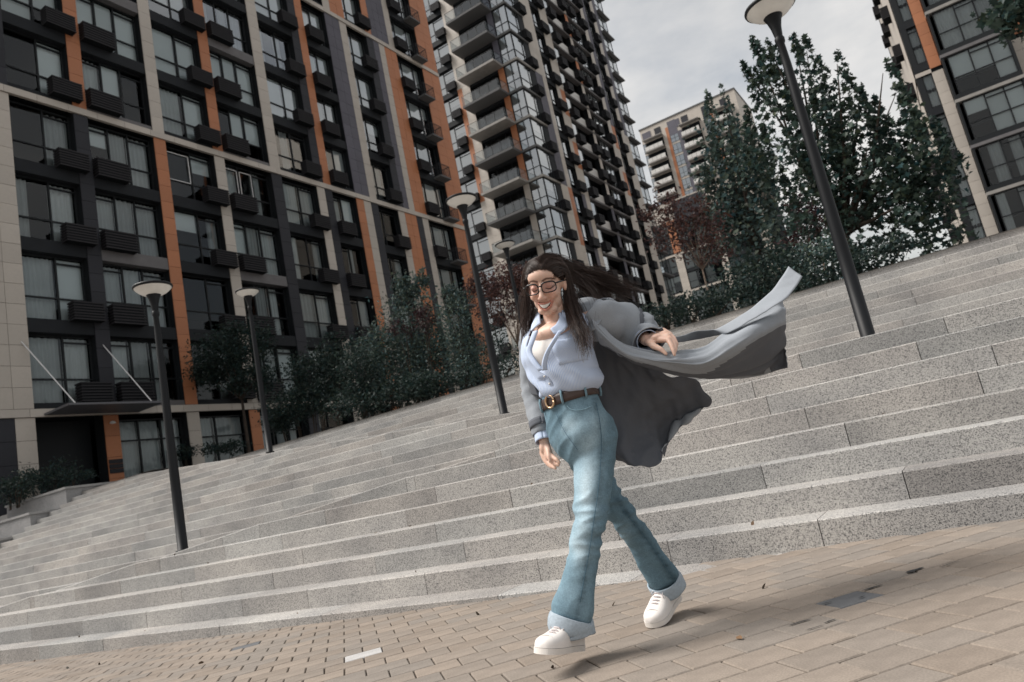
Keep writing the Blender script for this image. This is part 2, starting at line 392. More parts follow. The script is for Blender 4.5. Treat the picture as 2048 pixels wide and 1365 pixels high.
def window(parent, org, rz, w, h, cols, rows, glassm='window_glass', cover=None, screens=0, open_top=False):
    """window part with panes, curtains as sub-parts; org = lower left corner of the opening in the parent's frame"""
    win = place('window', frame_mesh(w, h, cols, rows, 0), parent, org, rz)
    x = 0
    for i, c in enumerate(cols):
        z = 0
        for r in rows[i]:
            pw, ph = round(c*w-.05, 2), round(r*h-.05, 2)
            p = place('pane', pane_mesh(pw, ph, glassm), win, (x+c*w/2, .05, z+r*h/2)); p.rotation_euler = (random.gauss(0, .006), 0, random.gauss(0, .008))
            z += r*h
        if screens > 0 and len(rows[i]) > 1:
            screens -= 1; b = MB(); a, e = c*w*.08, c*w*.92; z0, z1 = h*.36, h*.9; t = .028
            b.box(a, e, -.02, 0, z0, z0+t); b.box(a, e, -.02, 0, z1-t, z1); b.box(a, a+t, -.02, 0, z0, z1); b.box(e-t, e, -.02, 0, z0, z1)
            b.build('insect_screen', 'screen_white', win, (x, -.004, 0))
        k = random.random() if cover is None else cover
        cw = c*w
        if k < .42: place('curtain', curtain_mesh(round(cw-.08, 2), round(h-.12, 2), random.randrange(6), 'curtain'), win, (x+.04, .2, .06))
        elif k < .62:
            s = random.choice((.45, .6)); place('curtain', curtain_mesh(round((cw-.08)*s, 2), round(h-.12, 2), random.randrange(6), 'curtain'), win, (x+.04+(0 if random.random() < .5 else (1-s)*(cw-.08)), .2, .06))
        elif k < .86:
            s = random.choice((.98, .98, .6, .35)); hh = (h-.12)*s
            place('roller_blind', cached(('blind', round(cw, 2), round(hh, 2)), lambda: MB().box(0, cw-.08, 0, .01, 0, hh).mesh('roller_blind', 'blind')), win, (x+.04, .16, h-.06-hh))
        x += c*w
    return win
def ac_meshes(w, h, d):
    def fn():
        a = MB(); a.box(.04, w-.04, -d+.04, 0, .03, h-.03)
        s = MB(); n = 7
        for i in range(n):
            z = h*i/n+.012; s.box(0, w, -d, -d+.022, z, z+h/n*.5); s.box(0, .022, -d+.022, 0, z, z+h/n*.55); s.box(w-.022, w, -d+.022, 0, z, z+h/n*.55)
        return a.mesh('casing', 'interior'), s.mesh('slats', 'louver')
    return cached(('ac', round(w, 2), round(h, 2), round(d, 2)), fn)
def ac_box(parent, org, rz, w=.95, h=.68, d=.42):
    a, s = ac_meshes(w, h, d); o = place('air_conditioner_box', a, parent, org, rz); sl = place('slats', s, o); return o
def boxpart(parent, name, m, org, rz, w, d0, d1, h):
    me = cached((name, m, round(w, 3), round(d0, 3), round(d1, 3), round(h, 3)), lambda: MB().box(0, w, d0, d1, 0, h).mesh(name, m))
    return place(name, me, parent, org, rz)
PCOUNT = {}
PREST = {}
def panels(parent, m, org, rz, w, h, ph=.75, pw=None, proud=.03, small=False):
    """a strip of cladding panels with open joints, each its own part (the far ones joined)"""
    nh = max(1, round(h/ph)); nw = 1 if pw is None else max(1, round(w/pw)); g = .012; a, c = w/nw, h/nh
    for i in range(nw):
        for j in range(nh):
            jt = random.uniform(-.003, .003); ofs = 0
            key = parent.name; PCOUNT[key] = PCOUNT.get(key, 0)
            if not small and PCOUNT[key] < 280:
                PCOUNT[key] += 1
                me = cached(('panel', m, round(a, 3), round(c, 3)), lambda: MB().box(g/2, a-g/2, -.03, 0, g/2, c-g/2).mesh('cladding_panel', m))
                ox = Vector((a*i, -proud+.03+jt, c*j)); ox = Matrix.Rotation(rz, 3, 'Z') @ ox
                place('cladding_panel', me, parent, Vector(org)+ox, rz)
            else:
                b = PREST.setdefault((key, m), MB()); base = len(b.v); tmp = MB().box(a*i+g/2, a*(i+1)-g/2, -proud+jt, -proud+.03+jt, c*j+g/2, c*(j+1)-g/2)
                Rz = Matrix.Rotation(rz, 3, 'Z'); b.add([Rz @ Vector(p)+Vector(org) for p in tmp.v], tmp.f)
def flush_panels(parent):
    for (k, m), b in list(PREST.items()):
        if k == parent.name and b.v: tag(b.build('cladding_panels', m, parent), kind='stuff'); del PREST[(k, m)]
E90 = R(90)
BG, OG, DK, PU = 'panel_beige', 'panel_orange', 'panel_dark', 'panel_purple'

# ------------------------------------------------------------------ left block: facade parallel to Y, facing +X
XA = -26.06
lw = empty('apartment_building', (XA, 11.5, ZT), 'large dark apartment block on the left with orange and beige vertical strips', 'building', 'apartment blocks round the stairs')
def LW(y, z, n=0): return (n, y-11.5, z-ZT)       # point on the facade in the building's frame; n = outwards
tiers = [(ZT, 5.4), (5.4, 17.4), (17.4, 29.4), (29.4, 38.4)]
piers = [  # y0, y1, colour per tier
 (7.6, 9.5, [BG, BG, BG, BG]), (9.5, 11.0, [DK, BG, BG, BG]), (11.0, 11.62, [DK, BG, BG, BG]), (11.62, 12.24, [BG, BG, DK, BG]), (14.5, 15.05, [OG, DK, OG, OG]), (17.8, 18.35, [BG, OG, BG, BG]), (20.75, 21.3, [OG, BG, OG, OG]),
 (24.0, 24.65, [DK, DK, BG, BG]), (27.0, 27.55, [BG, BG, DK, DK]), (27.55, 28.1, [DK, DK, OG, DK]), (29.95, 30.55, [OG, OG, PU, BG]), (30.55, 31.15, [BG, BG, PU, OG]), (31.15, 31.75, [DK, DK, BG, OG]),
 (33.55, 34.15, [BG, BG, DK, OG]), (34.15, 34.7, [OG, OG, PU, PU]), (34.7, 35.25, [OG, OG, BG, PU]), (35.25, 35.85, [DK, DK, OG, PU]), (35.85, 36.45, [BG, BG, OG, BG]), (39.2, 40.15, [OG, OG, OG, OG]), (40.15, 41.1, [OG, OG, OG, OG])]
bays = [(12.24, 14.5, 1), (15.05, 17.8, 2), (18.35, 20.75, 1), (21.3, 24.0, 2), (24.65, 27.0, 1), (28.1, 29.95, 3), (31.75, 33.55, 4), (36.45, 39.2, 5)]
# concrete carcass behind the cladding, and the rooms' dark back wall
b = MB()
for y0, y1, _ in piers: b.box(-.6, -.031, y0-11.5, y1-11.5, 0, 38.4-ZT)
b.box(-7, -6.5, -3.9, 29.6, 0, 38.4-ZT); b.box(-7, -.04, 29.45, 29.6, 0, 38.4-ZT); b.box(-7, -.6, -3.9, -3.7, 0, 38.4-ZT)
b.build('carcass', 'interior', lw)
b = MB()
for i in range(12): b.box(-6.5, -.35, -3.8, 29.45, 5.4+3*i-.12-ZT, 5.4+3*i+.12-ZT)
b.build('floor_slabs', 'interior', lw)
for (y0, y1, cols) in piers:
    for (z0, z1), c in zip(tiers, cols):
        panels(lw, c, LW(y0, z0+.02), E90, y1-y0, z1-z0-.3, .75, None, .03, small=(z0 > 29 or y0 < 11.5))
flush_panels(lw)
for z in (5.4, 17.4, 29.4):                          # light string courses, in short lengths
    n = 30
    for i in range(n):
        y0 = 7.6+(41.1-7.6)*i/n
        boxpart(lw, 'string_course', BG, LW(y0+.006, z-.27), E90, (41.1-7.6)/n-.012, -.09, .05, .27)
for y0, y1, ty in bays:
    w = y1-y0
    for i in range(0, 11):
        z0 = 5.4+3*i
        # dark spandrel at each floor
        zb, zt = z0+.22, z0+2.72
        boxpart(lw, 'spandrel_panel', 'spandrel' if ty != 2 or i % 2 else 'spandrel_light', LW(y0+.003, z0-.28 if i % 4 else z0+.001), E90, w-.006, -.002+(.01 if i % 4 == 0 else 0), .3, .5 if i % 4 else .22)
        hh = 2.5 if i % 4 != 3 else 2.45
        if ty == 1: cols, rows = (.56, .44), ((.36, .64), (.36, .54, .10))
        elif ty == 2: cols, rows = (.34, .30, .36), ((.38, .51, .11), (.38, .62), (.38, .51, .11))
        elif ty == 3: cols, rows = (.5, .5), ((.36, .53, .11), (.36, .64))
        elif ty == 4: cols, rows = (.36, .64), ((.36, .64), (.36, .54, .10))
        else: cols, rows = (.28, .46, .26), ((.36, .64), (.36, .64), (.36, .64))
        scr = 1 if (ty == 1 and i == 3 and 18 < y0 < 19) else (2 if (ty == 2 and i == 3 and y0 > 21) else 0)
        bright = .7 if (i >= 5 and random.random() < .75) else None
        window(lw, LW(y0+.002, zb, -.30), E90, w-.004, hh, cols, rows, 'upper_glass' if i > 5 or (i > 3 and y0 > 23) else 'window_glass', bright, scr)
        # boxes for the air conditioners
        if ty == 1: ac_box(lw, LW(y1-.86, z0+.16, -.05), E90, 1.12, .74, .44)
        elif ty == 2: ac_box(lw, LW(y0+.02, z0+.12, -.05), E90, 1.28, .80, .42)
        elif ty == 3: ac_box(lw, LW(y0+.0, z0+.16, -.05), E90, 1.12, .76, .42)
        elif ty == 4: ac_box(lw, LW(y1-.84, z0+.16, -.05), E90, 1.1, .76, .44)
        else:
            ac_box(lw, LW(y0-.05, z0+.14, -.05), E90, 1.05, .76, .42)
            bx = place('balcony', cached('smallbalc', lambda: MB().box(0, 1.15, -.62, 0, 0, .12).mesh('balcony', 'slab_under')), lw, LW(y1-1.15, z0-.05), E90)
            place('railing', cached('smallrail', lambda: (lambda q: [q.box(0, 1.15, -.62, -.60, .92, .96), q.box(0, .02, -.60, 0, .92, .96), q.box(1.13, 1.15, -.60, 0, .92, .96)]+[q.box(.02+.1*k, .045+.1*k, -.615, -.602, .12, .92) for k in range(12)]+[q.box(x_, x_+.014, -.6+.12*k, -.575+.12*k, .12, .92) for k in range(5) for x_ in (.003, 1.133)] and q)(MB()).mesh('railing', 'louver')), bx)
# ground floor: shop windows, entrance with a hung canopy
for y0, y1, ty in bays[1:]:
    w = y1-y0; cols, rows = ((.4, .6), ((.7, .3), (.7, .3))) if ty in (1, 4, 3) else ((.34, .33, .33), ((.72, .28), (.72, .28), (.72, .28)))
    window(lw, LW(y0+.002, ZT+.12, -.35), E90, w-.004, 2.85, cols, rows, 'window_glass', .1 if y0 < 18 else None)
    boxpart(lw, 'plinth', 'panel_dark', LW(y0+.003, ZT+.001), E90, w-.006, .0, .4, .118)
boxpart(lw, 'entrance_door', 'frame_black', LW(12.25, ZT+.001), E90, 2.24, .9, 1.0, 3.1)
for q in range(3): boxpart(lw, 'name_plate', 'louver', LW(14.53, 3.0+.001+q*.17), E90, .5, -.06, -.031, .15)
cp = boxpart(lw, 'entrance_canopy', 'canopy_metal', LW(12.5, 5.17), E90, 3.3, -1.7, -.09, .07)
for (ya, yb) in ((12.0, 12.75), (14.75, 15.4)):
    MB().tube((0, 0, 0), (1.62, yb-ya, -2.55), .022, n=6).build('tie_rod', 'steel_rod', lw, LW(ya, 7.78, .0))
lampw = MB().lathe([(.0, .08), (.05, .08), (.09, .05), (.11, 0), (.0, -.02)], 12).build('dome_camera', 'screen_white', lw, LW(14.8, 4.8, .05), smooth=True)

# ------------------------------------------------------------------ tower behind, front at Y = 57.9 (facing -Y), long side at X = -27.6 (facing +X)
TX, TY, FH, TZ0 = -27.6, 57.9, 3.035, 26.5
tw = empty('apartment_building', (TX, TY, ZT), 'tall beige tower behind the woman with stacked balconies on its corner', 'building', 'apartment blocks round the stairs')
F = lambda x, z, n=0: (x-TX, -n, z-ZT)              # on the front
S = lambda y, z, n=0: (n, y-TY, z-ZT)               # on the long side
top = 66.0; i0, i1 = -8, 13
b = MB()
b.box(-12, -9.62, .031, .6, 0, top-ZT); b.box(-7.2, -6.2, .031, .6, 0, top-ZT); b.box(-2.2, -1.58, .031, 2.5, 0, top-ZT)
for y0, y1 in ((61.25, 63.6), (65.7, 67.5), (72.85, 73.55), (78.4, 80.4), (82.4, 84.6)): b.box(-.6, -.031, y0-TY, y1-TY, 0, top-ZT)
b.box(-8, -7.5, 5, 30, 0, top-ZT); b.box(-13, -8, 5, 5.5, 0, top-ZT); b.box(-6, -.6, 28.5, 30.2, 0, top-ZT)
b.build('carcass', 'interior', tw)
b = MB()
for i in range(i0, i1+1): z = TZ0+FH*i-ZT; b.box(-7.5, -.35, 3.4, 28.4, z-.14, z+.14); b.box(-12, -1.6, .4, 5, z-.14, z+.14); b.box(-1.6, -.35, .3, 3.4, z-.14, z+.14)
b.build('floor_slabs', 'interior', tw)
def tint(z, a, b_, c): return a if z < 26.4 else (b_ if z < 38.5 else c)
for i in range(i0, i1):
    z = TZ0+FH*i; far = (z < 8 or z > 60); zt = z-ZT
    vis = 8 < z < 60
    # front: window column, pillar, balcony recess, corner box
    boxpart(tw, 'spandrel_panel', 'spandrel', F(-36.9, z-.3), 0, 2.1, -.005, .3, .55)
    window(tw, F(-36.9, z+.26, -.2), 0, 2.1, 2.45, (.32, .68), ((.35, .65), (.35, .52, .13)), 'tower_glass', .7)
    ac_box(tw, F(-35.75, z+.2, -.02), 0, 1.05, .8, .45)
    if vis:
        panels(tw, tint(z, BG, OG, BG), F(-34.8, z), 0, .55, FH, .76, None, .03)
        panels(tw, BG, F(-34.25, z), 0, .95, FH, .76, None, .03)
        panels(tw, tint(z, BG, OG, PU), F(-29.85, z), 0, .65, FH, .76, None, .03)
    boxpart(tw, 'balcony_back_wall', 'spandrel', F(-33.3, z+2.6), 0, 3.45, .0, .4, .45)
    window(tw, F(-33.3, z+.15, -.25), 0, 3.45, 2.45, (.25, .25, .25, .25), ((1.0,), (1.0,), (1.0,), (1.0,)), 'window_glass', .95)
    light = (i % 2 == 0)
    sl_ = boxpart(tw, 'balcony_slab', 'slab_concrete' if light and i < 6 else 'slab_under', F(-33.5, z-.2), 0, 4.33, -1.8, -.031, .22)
    if vis:
        gl = place('railing', cached('towerrail', lambda: (lambda q: [q.box(.02, .05, -1.78, -.05, 1.18, 1.21), q.box(.02, 4.31, -1.785, -1.755, 1.18, 1.21), q.box(4.28, 4.31, -1.755, -.05, 1.18, 1.21)]+[q.box(.03+1.06*k, .055+1.06*k, -1.78, -1.76, .22, 1.18) for k in range(5)] and q)(MB()).mesh('railing', 'frame_black')), sl_)
        for k in range(4): place('glass_panel', cached('towerglass', lambda: MB().add([(0, 0, 0), (1.0, 0, 0), (1.0, 0, .9), (0, 0, .9)], [(0, 1, 2, 3)]).mesh('glass_panel', 'rail_glass')), sl_, (.06+1.06*k, -1.77, .25))
        for xx in (.035, 4.295): place('glass_panel', cached('towerglass2', lambda: MB().add([(0, -1.7, .25), (0, -.1, .25), (0, -.1, 1.15), (0, -1.7, 1.15)], [(0, 1, 2, 3)]).mesh('glass_panel', 'rail_glass')), sl_, (xx, 0, 0))
    # glazed corner
    led = MB(); led.box(-1.62, .10, -.12, .3, -.16, .06); led.box(-.3, .10, .3, 3.3, -.16, .06)
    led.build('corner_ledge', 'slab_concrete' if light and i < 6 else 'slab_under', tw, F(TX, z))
    cv = .99 if -4 < i < 2 and i % 2 else .70
    window(tw, F(-29.17, z+.07, -.01), 0, 1.50, 2.8, (.5, .5), ((.34, .66), (.34, .66)), 'tower_glass', .95 if i < 2 else cv)
    window(tw, S(57.97, z+.07, -.01), E90, 2.3, 2.8, (.8, .2), ((.34, .66), (.34, .66)), 'tower_glass', .70)
    boxpart(tw, 'spandrel_panel', 'spandrel', S(60.28, z+.07), E90, .96, .0, .3, 2.8)
    ac_box(tw, S(60.35, z+.12, .0), E90, 1.15, .95, .50)
    # long side
    if vis:
        panels(tw, tint(z, BG, PU, BG), S(61.25, z), E90, 1.5, FH, .76, .75, .03, small=z > 50)
        panels(tw, tint(z, OG if i % 3 else BG, BG, BG), S(62.75, z), E90, .85, FH, .76, None, .03, small=z > 50)
    boxpart(tw, 'spandrel_panel', 'spandrel', S(63.6, z-.3), E90, 2.1, -.004, .3, .55)
    window(tw, S(63.6, z+.26, -.2), E90, 2.1, 2.45, (.4, .6), ((.35, .65), (.35, .65)), 'tower_glass', .95)
    ac_box(tw, S(64.75, z+.15, -.02), E90, 1.6, .95, .55)
    if vis:
        panels(tw, tint(z, PU, BG, BG), S(65.7, z), E90, .8, FH, .76, None, .03, small=True)
        panels(tw, tint(z, BG, OG if i % 2 else BG, BG), S(66.5, z), E90, 1.0, FH, .76, None, .03, small=True)
    boxpart(tw, 'floor_edge', 'spandrel_light', S(67.5, z-.16), E90, 10.9, -.06, .5, .22)
    window(tw, S(67.5, z+.06, -.12), E90, 1.5, 2.75, (1.0,), ((.36, .64),), 'tower_glass', .70)
    boxpart(tw, 'parapet', 'parapet_light', S(69.02, z+.1), E90, 2.55, .02, .1, .95)
    boxpart(tw, 'loggia_wall', 'spandrel', S(67.5, z+.08, -1.4), E90, 5.3, -.05, .05, 2.7)
    if vis: panels(tw, tint(z, PU, BG, OG if i % 2 else BG), S(72.85, z), E90, .7, FH, .76, None, .03, small=True)
    window(tw, S(75.1, z+.06, -.12), E90, 2.0, 2.75, (.5, .5), ((.36, .64), (.36, .64)), 'tower_glass', .70)
    boxpart(tw, 'loggia_wall', 'spandrel', S(73.6, z+.08, -.8), E90, 1.45, -.05, .05, 2.7)
    for y in (67.6, 71.55, 73.65, 77.1): ac_box(tw, S(y, z+.12, .02), E90, 1.3, .95, .6)
    if vis:
        panels(tw, BG, S(78.4, z), E90, 1.0, FH, .76, None, .03, small=True)
        panels(tw, tint(z, BG, OG if i % 2 else BG, PU), S(79.4, z), E90, 1.0, FH, .76, None, .03, small=True)
        panels(tw, BG, S(82.4, z), E90, 1.1, FH, .76, None, .03, small=True)
        panels(tw, tint(z, BG, BG, PU), S(83.5, z), E90, 1.1, FH, .76, None, .03, small=True)
    boxpart(tw, 'spandrel_panel', 'spandrel', S(80.4, z-.3), E90, 2.0, -.004, .3, .55)
    window(tw, S(80.4, z+.26, -.2), E90, 2.0, 2.45, (.5, .5), ((.35, .65), (.35, .65)), 'tower_glass', .95)
    ac_box(tw, S(81.3, z+.15, -.02), E90, 1.2, .95, .5)
    window(tw, S(84.65, z+.07, -.01), E90, 2.8, 2.8, (.5, .5), ((.34, .66), (.34, .66)), 'tower_glass', .70)
    led = cached('endledge', lambda: MB().box(-.3, .42, 26.75, 30.0, -.12, .05).mesh('corner_ledge', 'slab_under')); place('corner_ledge', led, tw, (0, 0, z-ZT))
flush_panels(tw)

# ------------------------------------------------------------------ far tower (Y = 166) and the lower block before it (Y = 108)
ft = empty('apartment_building', (-27.2, 166, ZT), 'distant pale tower with grey roof band and white balconies', 'building', 'apartment blocks round the stairs')
G = lambda x, z, n=0: (x+27.2, -n, z-ZT)
b = MB(); b.box(-51+27.2, 0, 0.06, 16, 0, 76.0-ZT); b.build('wall', BG, ft)
boxpart(ft, 'roof_edge', 'slab_under', G(-51.15, 76.0), 0, 24.1, -.1, 16, .35)
for i in range(15):
    z = 72.6-3.02*(i+1)
    for x0, w_ in ((-50.2, 4.5), (-40.9, 4.4), (-32.6, 3.8)):
        boxpart(ft, 'balcony_recess', 'interior', G(x0, z+.1), 0, w_, .0, .5, 2.6)
        if i == 0: boxpart(ft, 'balcony_roof', 'slab_concrete', G(x0-.2, z+2.95), 0, w_+.4, -1.6, 0, .18)
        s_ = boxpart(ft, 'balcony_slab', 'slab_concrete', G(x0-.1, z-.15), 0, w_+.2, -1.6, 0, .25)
        for k in range(4): place('railing_panel', cached(('ftrail', w_), lambda: MB().box(.03, w_/4-.03, -1.58, -1.54, .3, 1.25).mesh('railing_panel', 'parapet_light')), s_, (.1+k*w_/4, 0, 0))
    for x0, w_ in ((-44.0, 2.0), (-35.4, 1.6)): window(ft, G(x0, z+.2, .0), 0, w_, 2.5, (.5, .5), ((.4, .6), (.4, .6)), 'tower_glass', .7)
    for x0, w_ in ((-51+.02, .7),): window(ft, G(x0, z+.2, .02), 0, w_, 2.5, (1.0,), ((.5, .5),), 'tower_glass', .7)
for x0, w_, m in ((-44.75, .7, OG), (-33.75, .6, OG)): panels(ft, m, G(x0, 38), 0, w_, 36, 3.0, None, .05)
for x0, w_, m in ((-44.02, 2.05, PU), (-35.42, 1.65, DK)): boxpart(ft, 'dark_panel', m, G(x0, 71.6), 0, w_, -.03, .02, 3.6)
for x0, w_, m in ((-42.0, 1.0, PU), (-50.6, 2.2, PU), (-47.4, 1.6, DK), (-40.5, 1.6, DK), (-31, 1.4, DK)): boxpart(ft, 'dark_panel', m, G(x0, 73.0), 0, w_, -.032, .02, 2.0)
boxpart(ft, 'dark_strip', PU, G(-41.95, 38), 0, .95, -.03, .02, 34)
flush_panels(ft)
mb_ = empty('apartment_building', (-31.9, 108, ZT), 'low dark block behind the red-leaved tree with one pale corner pillar', 'building', 'apartment blocks round the stairs')
H_ = lambda x, z, n=0: (x+31.9, -n, z-ZT)
b = MB(); b.box(-8, 14, 6.5, 12, 0, 33.5-ZT); b.build('carcass', 'interior', mb_)
boxpart(mb_, 'roof_wall', BG, H_(-38.5, 33.6), 0, 21, .0, 10, 3.0)
boxpart(mb_, 'roof_wall', 'panel_dark', H_(-31, 33.0), 0, 4.9, -.3, -.02, 3.3)
for x0, w_, m, z0, z1 in ((-32.6, 1.2, BG, ZT, 28.2), (-32.6, 1.2, OG, 28.4, 33.6), (-25.9, 1.0, BG, ZT, 33.6), (-19.5, 1.4, BG, ZT, 33.6), (-38.2, .8, BG, ZT, 33.6)): panels(mb_, m, H_(x0, z0), 0, w_, z1-z0, .76, None, .06)
flush_panels(mb_)
for z in (22.2, 28.3): boxpart(mb_, 'string_course', BG, H_(-38.2, z-.3), 0, 20.0, -.05, .3, .3)
for i in range(10):
    z = 28.3-3.04*(i-1)
    for x0, w_ in ((-37.4, 4.8), (-31.4, 5.5), (-24.9, 5.4)):
        boxpart(mb_, 'spandrel_panel', 'spandrel', H_(x0, z-.29), 0, w_, .02, .4, .5)
        window(mb_, H_(x0, z+.22, -.15), 0, w_, 2.5, (.25, .25, .25, .25), ((.4, .6),)*4, 'window_glass', None)

# ------------------------------------------------------------------ right block (Y = 51.2, facing -Y)
rb = empty('apartment_building', (3.0, 51.2, ZT), 'dark apartment block at the right edge with wide bay windows', 'building', 'apartment blocks round the stairs')
K = lambda x, z, n=0: (x-3.0, -n, z-ZT)
b = MB(); b.box(.03, .6, .031, .6, 0, 40); b.box(4.2, 4.9, .031, .6, 0, 40); b.box(9.3, 9.9, .031, .6, 0, 40); b.box(-.85, 12, 6, 8, 0, 40); b.box(-.85, -.6, 7, 38, 0, 40)
for i in range(14): b.box(-.8, 12, .3, 6, .9+3*i, 1.12+3*i)
b.build('carcass', 'interior', rb)
for x0, w_, spec in ((3.0, .63, (BG, OG)), (7.2, .7, (BG, OG)), (12.3, .6, (BG, OG))):
    panels(rb, spec[0], K(x0, ZT), 0, w_, 19.0-ZT, .75, None, .03); panels(rb, spec[1], K(x0, 19.25), 0, w_, 22, .75, None, .03)
flush_panels(rb)
for i in range(-4, 8):
    z = 16.62+3*(i-1)
    boxpart(rb, 'spandrel_panel', 'spandrel', K(2.15, z-.28), 0, .84, -.005, .3, .5)
    window(rb, K(2.45, z+.25, -.12), 0, .56, 2.45, (1.0,), ((.45, .43, .12),), 'window_glass', .3)
    boxpart(rb, 'spandrel_panel', 'frame_black', K(2.13, z+.22), 0, .32, -.0, .3, 2.5)
    for x0, w_ in ((3.66, 3.5), (7.95, 3.5)):
        # projecting bay: dark surround, pale ledge
        q = MB(); q.box(0, w_, -.55, .3, -.28, .0); q.box(0, .12, -.55, .3, 0, 2.6); q.box(w_-.12, w_, -.55, .3, 0, 2.6); q.box(0, w_, -.55, .3, 2.6, 2.72)
        me = cached(('bay', w_), lambda: q.mesh('bay_surround', 'frame_black')); place('bay_surround', me, rb, K(x0, z+.28))
        boxpart(rb, 'bay_ledge', 'slab_concrete' if i % 2 else 'spandrel_light', K(x0-.03, z-.19), 0, w_+.06, -.58, .1, .19)
        window(rb, K(x0+.3, z+.30, .42), 0, w_-.42, 2.5, (.37, .32, .31), ((.42, .58), (.42, .46, .12), (.42, .46, .12)), 'window_glass', random.choice((.2, .2, .3, .35, .5, .7)))
    if i > -4:
        for yy in range(3): ac_box(rb, (-.87, 6+yy*9, z+.2-ZT), R(-90), 1.2, .9, .55)
for i in range(2): panels(rb, (BG, BG)[i], (-.88, 33, 0 if i == 0 else 17.3), R(-90), 32, 16.9 if i == 0 else 22, 3, 4, .03, small=True)
flush_panels(rb)
panels(rb, BG, K(2.13, 19.0), 0, .9, .26, .26, None, .05)

# ------------------------------------------------------------------ street lamps: slim pole, flared neck, glowing-less dish
def lamp(X, Y, zb, h, label, first=[None]):
    e = empty('street_lamp', (X, Y, zb), label, 'street lamp', 'street lamps along the stairs')
    def pole():
        b = MB(); b.lathe([(.0, 0), (.085, 0), (.085, .02), (.062, .03), (.058, .9), (.040, h-.62), (.034, h-.42), (.045, h-.40), (.047, h-.36), (.036, h-.34)], 16); return b.mesh('pole', 'lamp_metal', True)
    def neck():
        b = MB(); b.lathe([(.036, h-.35), (.042, h-.30), (.05, h-.24), (.068, h-.17), (.094, h-.115), (.10, h-.10), (.0, h-.095)], 20); return b.mesh('neck', 'lamp_metal', True)
    def lens():
        b = MB(); b.lathe([(.085, h-.125), (.12, h-.115), (.17, h-.085), (.215, h-.045), (.235, h-.02)], 28); return b.mesh('diffuser', 'lamp_diffuser', True)
    def cap():
        b = MB(); b.lathe([(.228, h-.034), (.240, h-.024), (.244, h-.012), (.240, h), (.0, h+.03)], 28); return b.mesh('cap', 'lamp_metal', True)
    for n, fn in (('pole', pole), ('neck', neck), ('diffuser', lens), ('cap', cap)): place(n, cached((n, h), fn), e)
    return e
mat('lamp_diffuser', (.62, .60, .56), .35, noise=((9, .10),))
p = atY(1735, 668, 7.15); lamp(p.x, p.y, .513, 3.4, 'tallest-looking street lamp on the landing at the right, its head cut by the frame')
p = atY(366, 1100, 5.50); lamp(p.x, p.y, ramp1(p.x)-.006, 3.4, 'street lamp nearest the left edge, standing on the lower ramp')
p = atY(1008, 827, 9.0); lamp(p.x, p.y, ramp2(p.x)-.006, 3.4, 'street lamp just left of the woman, on the upper ramp')
p = atY(540, 905, 9.85); lamp(p.x, p.y, ramp2(p.x)-.006, 3.4, 'slim street lamp beside the round-headed tree')
p = atY(1010, 488, 14.5); lamp(p.x, p.y, ZT, 3.4, 'small street lamp rising out of red-brown foliage just left of the woman\'s head')

# ------------------------------------------------------------------ trees and shrubs
for n_, c_ in (('leaf_maple', (.036, .060, .048)), ('leaf_grey', (.070, .105, .092)), ('leaf_dark', (.022, .040, .034)), ('leaf_red', (.085, .044, .040)), ('leaf_maroon', (.052, .028, .030))):
    mat(n_, c_, .5, attr='tone')
    m_ = M[n_]; t_ = m_.node_tree; b_ = t_.nodes['Principled BSDF']; b_.inputs['Specular IOR Level'].default_value = .3
    tl_ = t_.nodes.new('ShaderNodeBsdfTranslucent'); ms_ = t_.nodes.new('ShaderNodeMixShader'); ms_.inputs[0].default_value = .32
    t_.links.new(b_.inputs['Base Color'].links[0].from_socket, tl_.inputs['Color']); t_.links.new(b_.outputs[0], ms_.inputs[1]); t_.links.new(tl_.outputs[0], ms_.inputs[2]); t_.links.new(ms_.outputs[0], t_.nodes['Material Output'].inputs[0])
mat('bark', (.05, .04, .033), .9, spec=.1, noise=((6, .3), (30, .2)))
mat('bark_pale', (.20, .15, .115), .9, noise=((6, .3),))
MAPLE = np.array([(0, -.5), (.18, -.28), (.5, -.22), (.30, .0), (.44, .26), (.16, .22), (0, .55), (-.16, .22), (-.44, .26), (-.30, .0), (-.5, -.22), (-.18, -.28)])
OVAL = np.array([(0, -.5), (.24, -.1), (.16, .26), (0, .5), (-.16, .26), (-.24, -.1)])
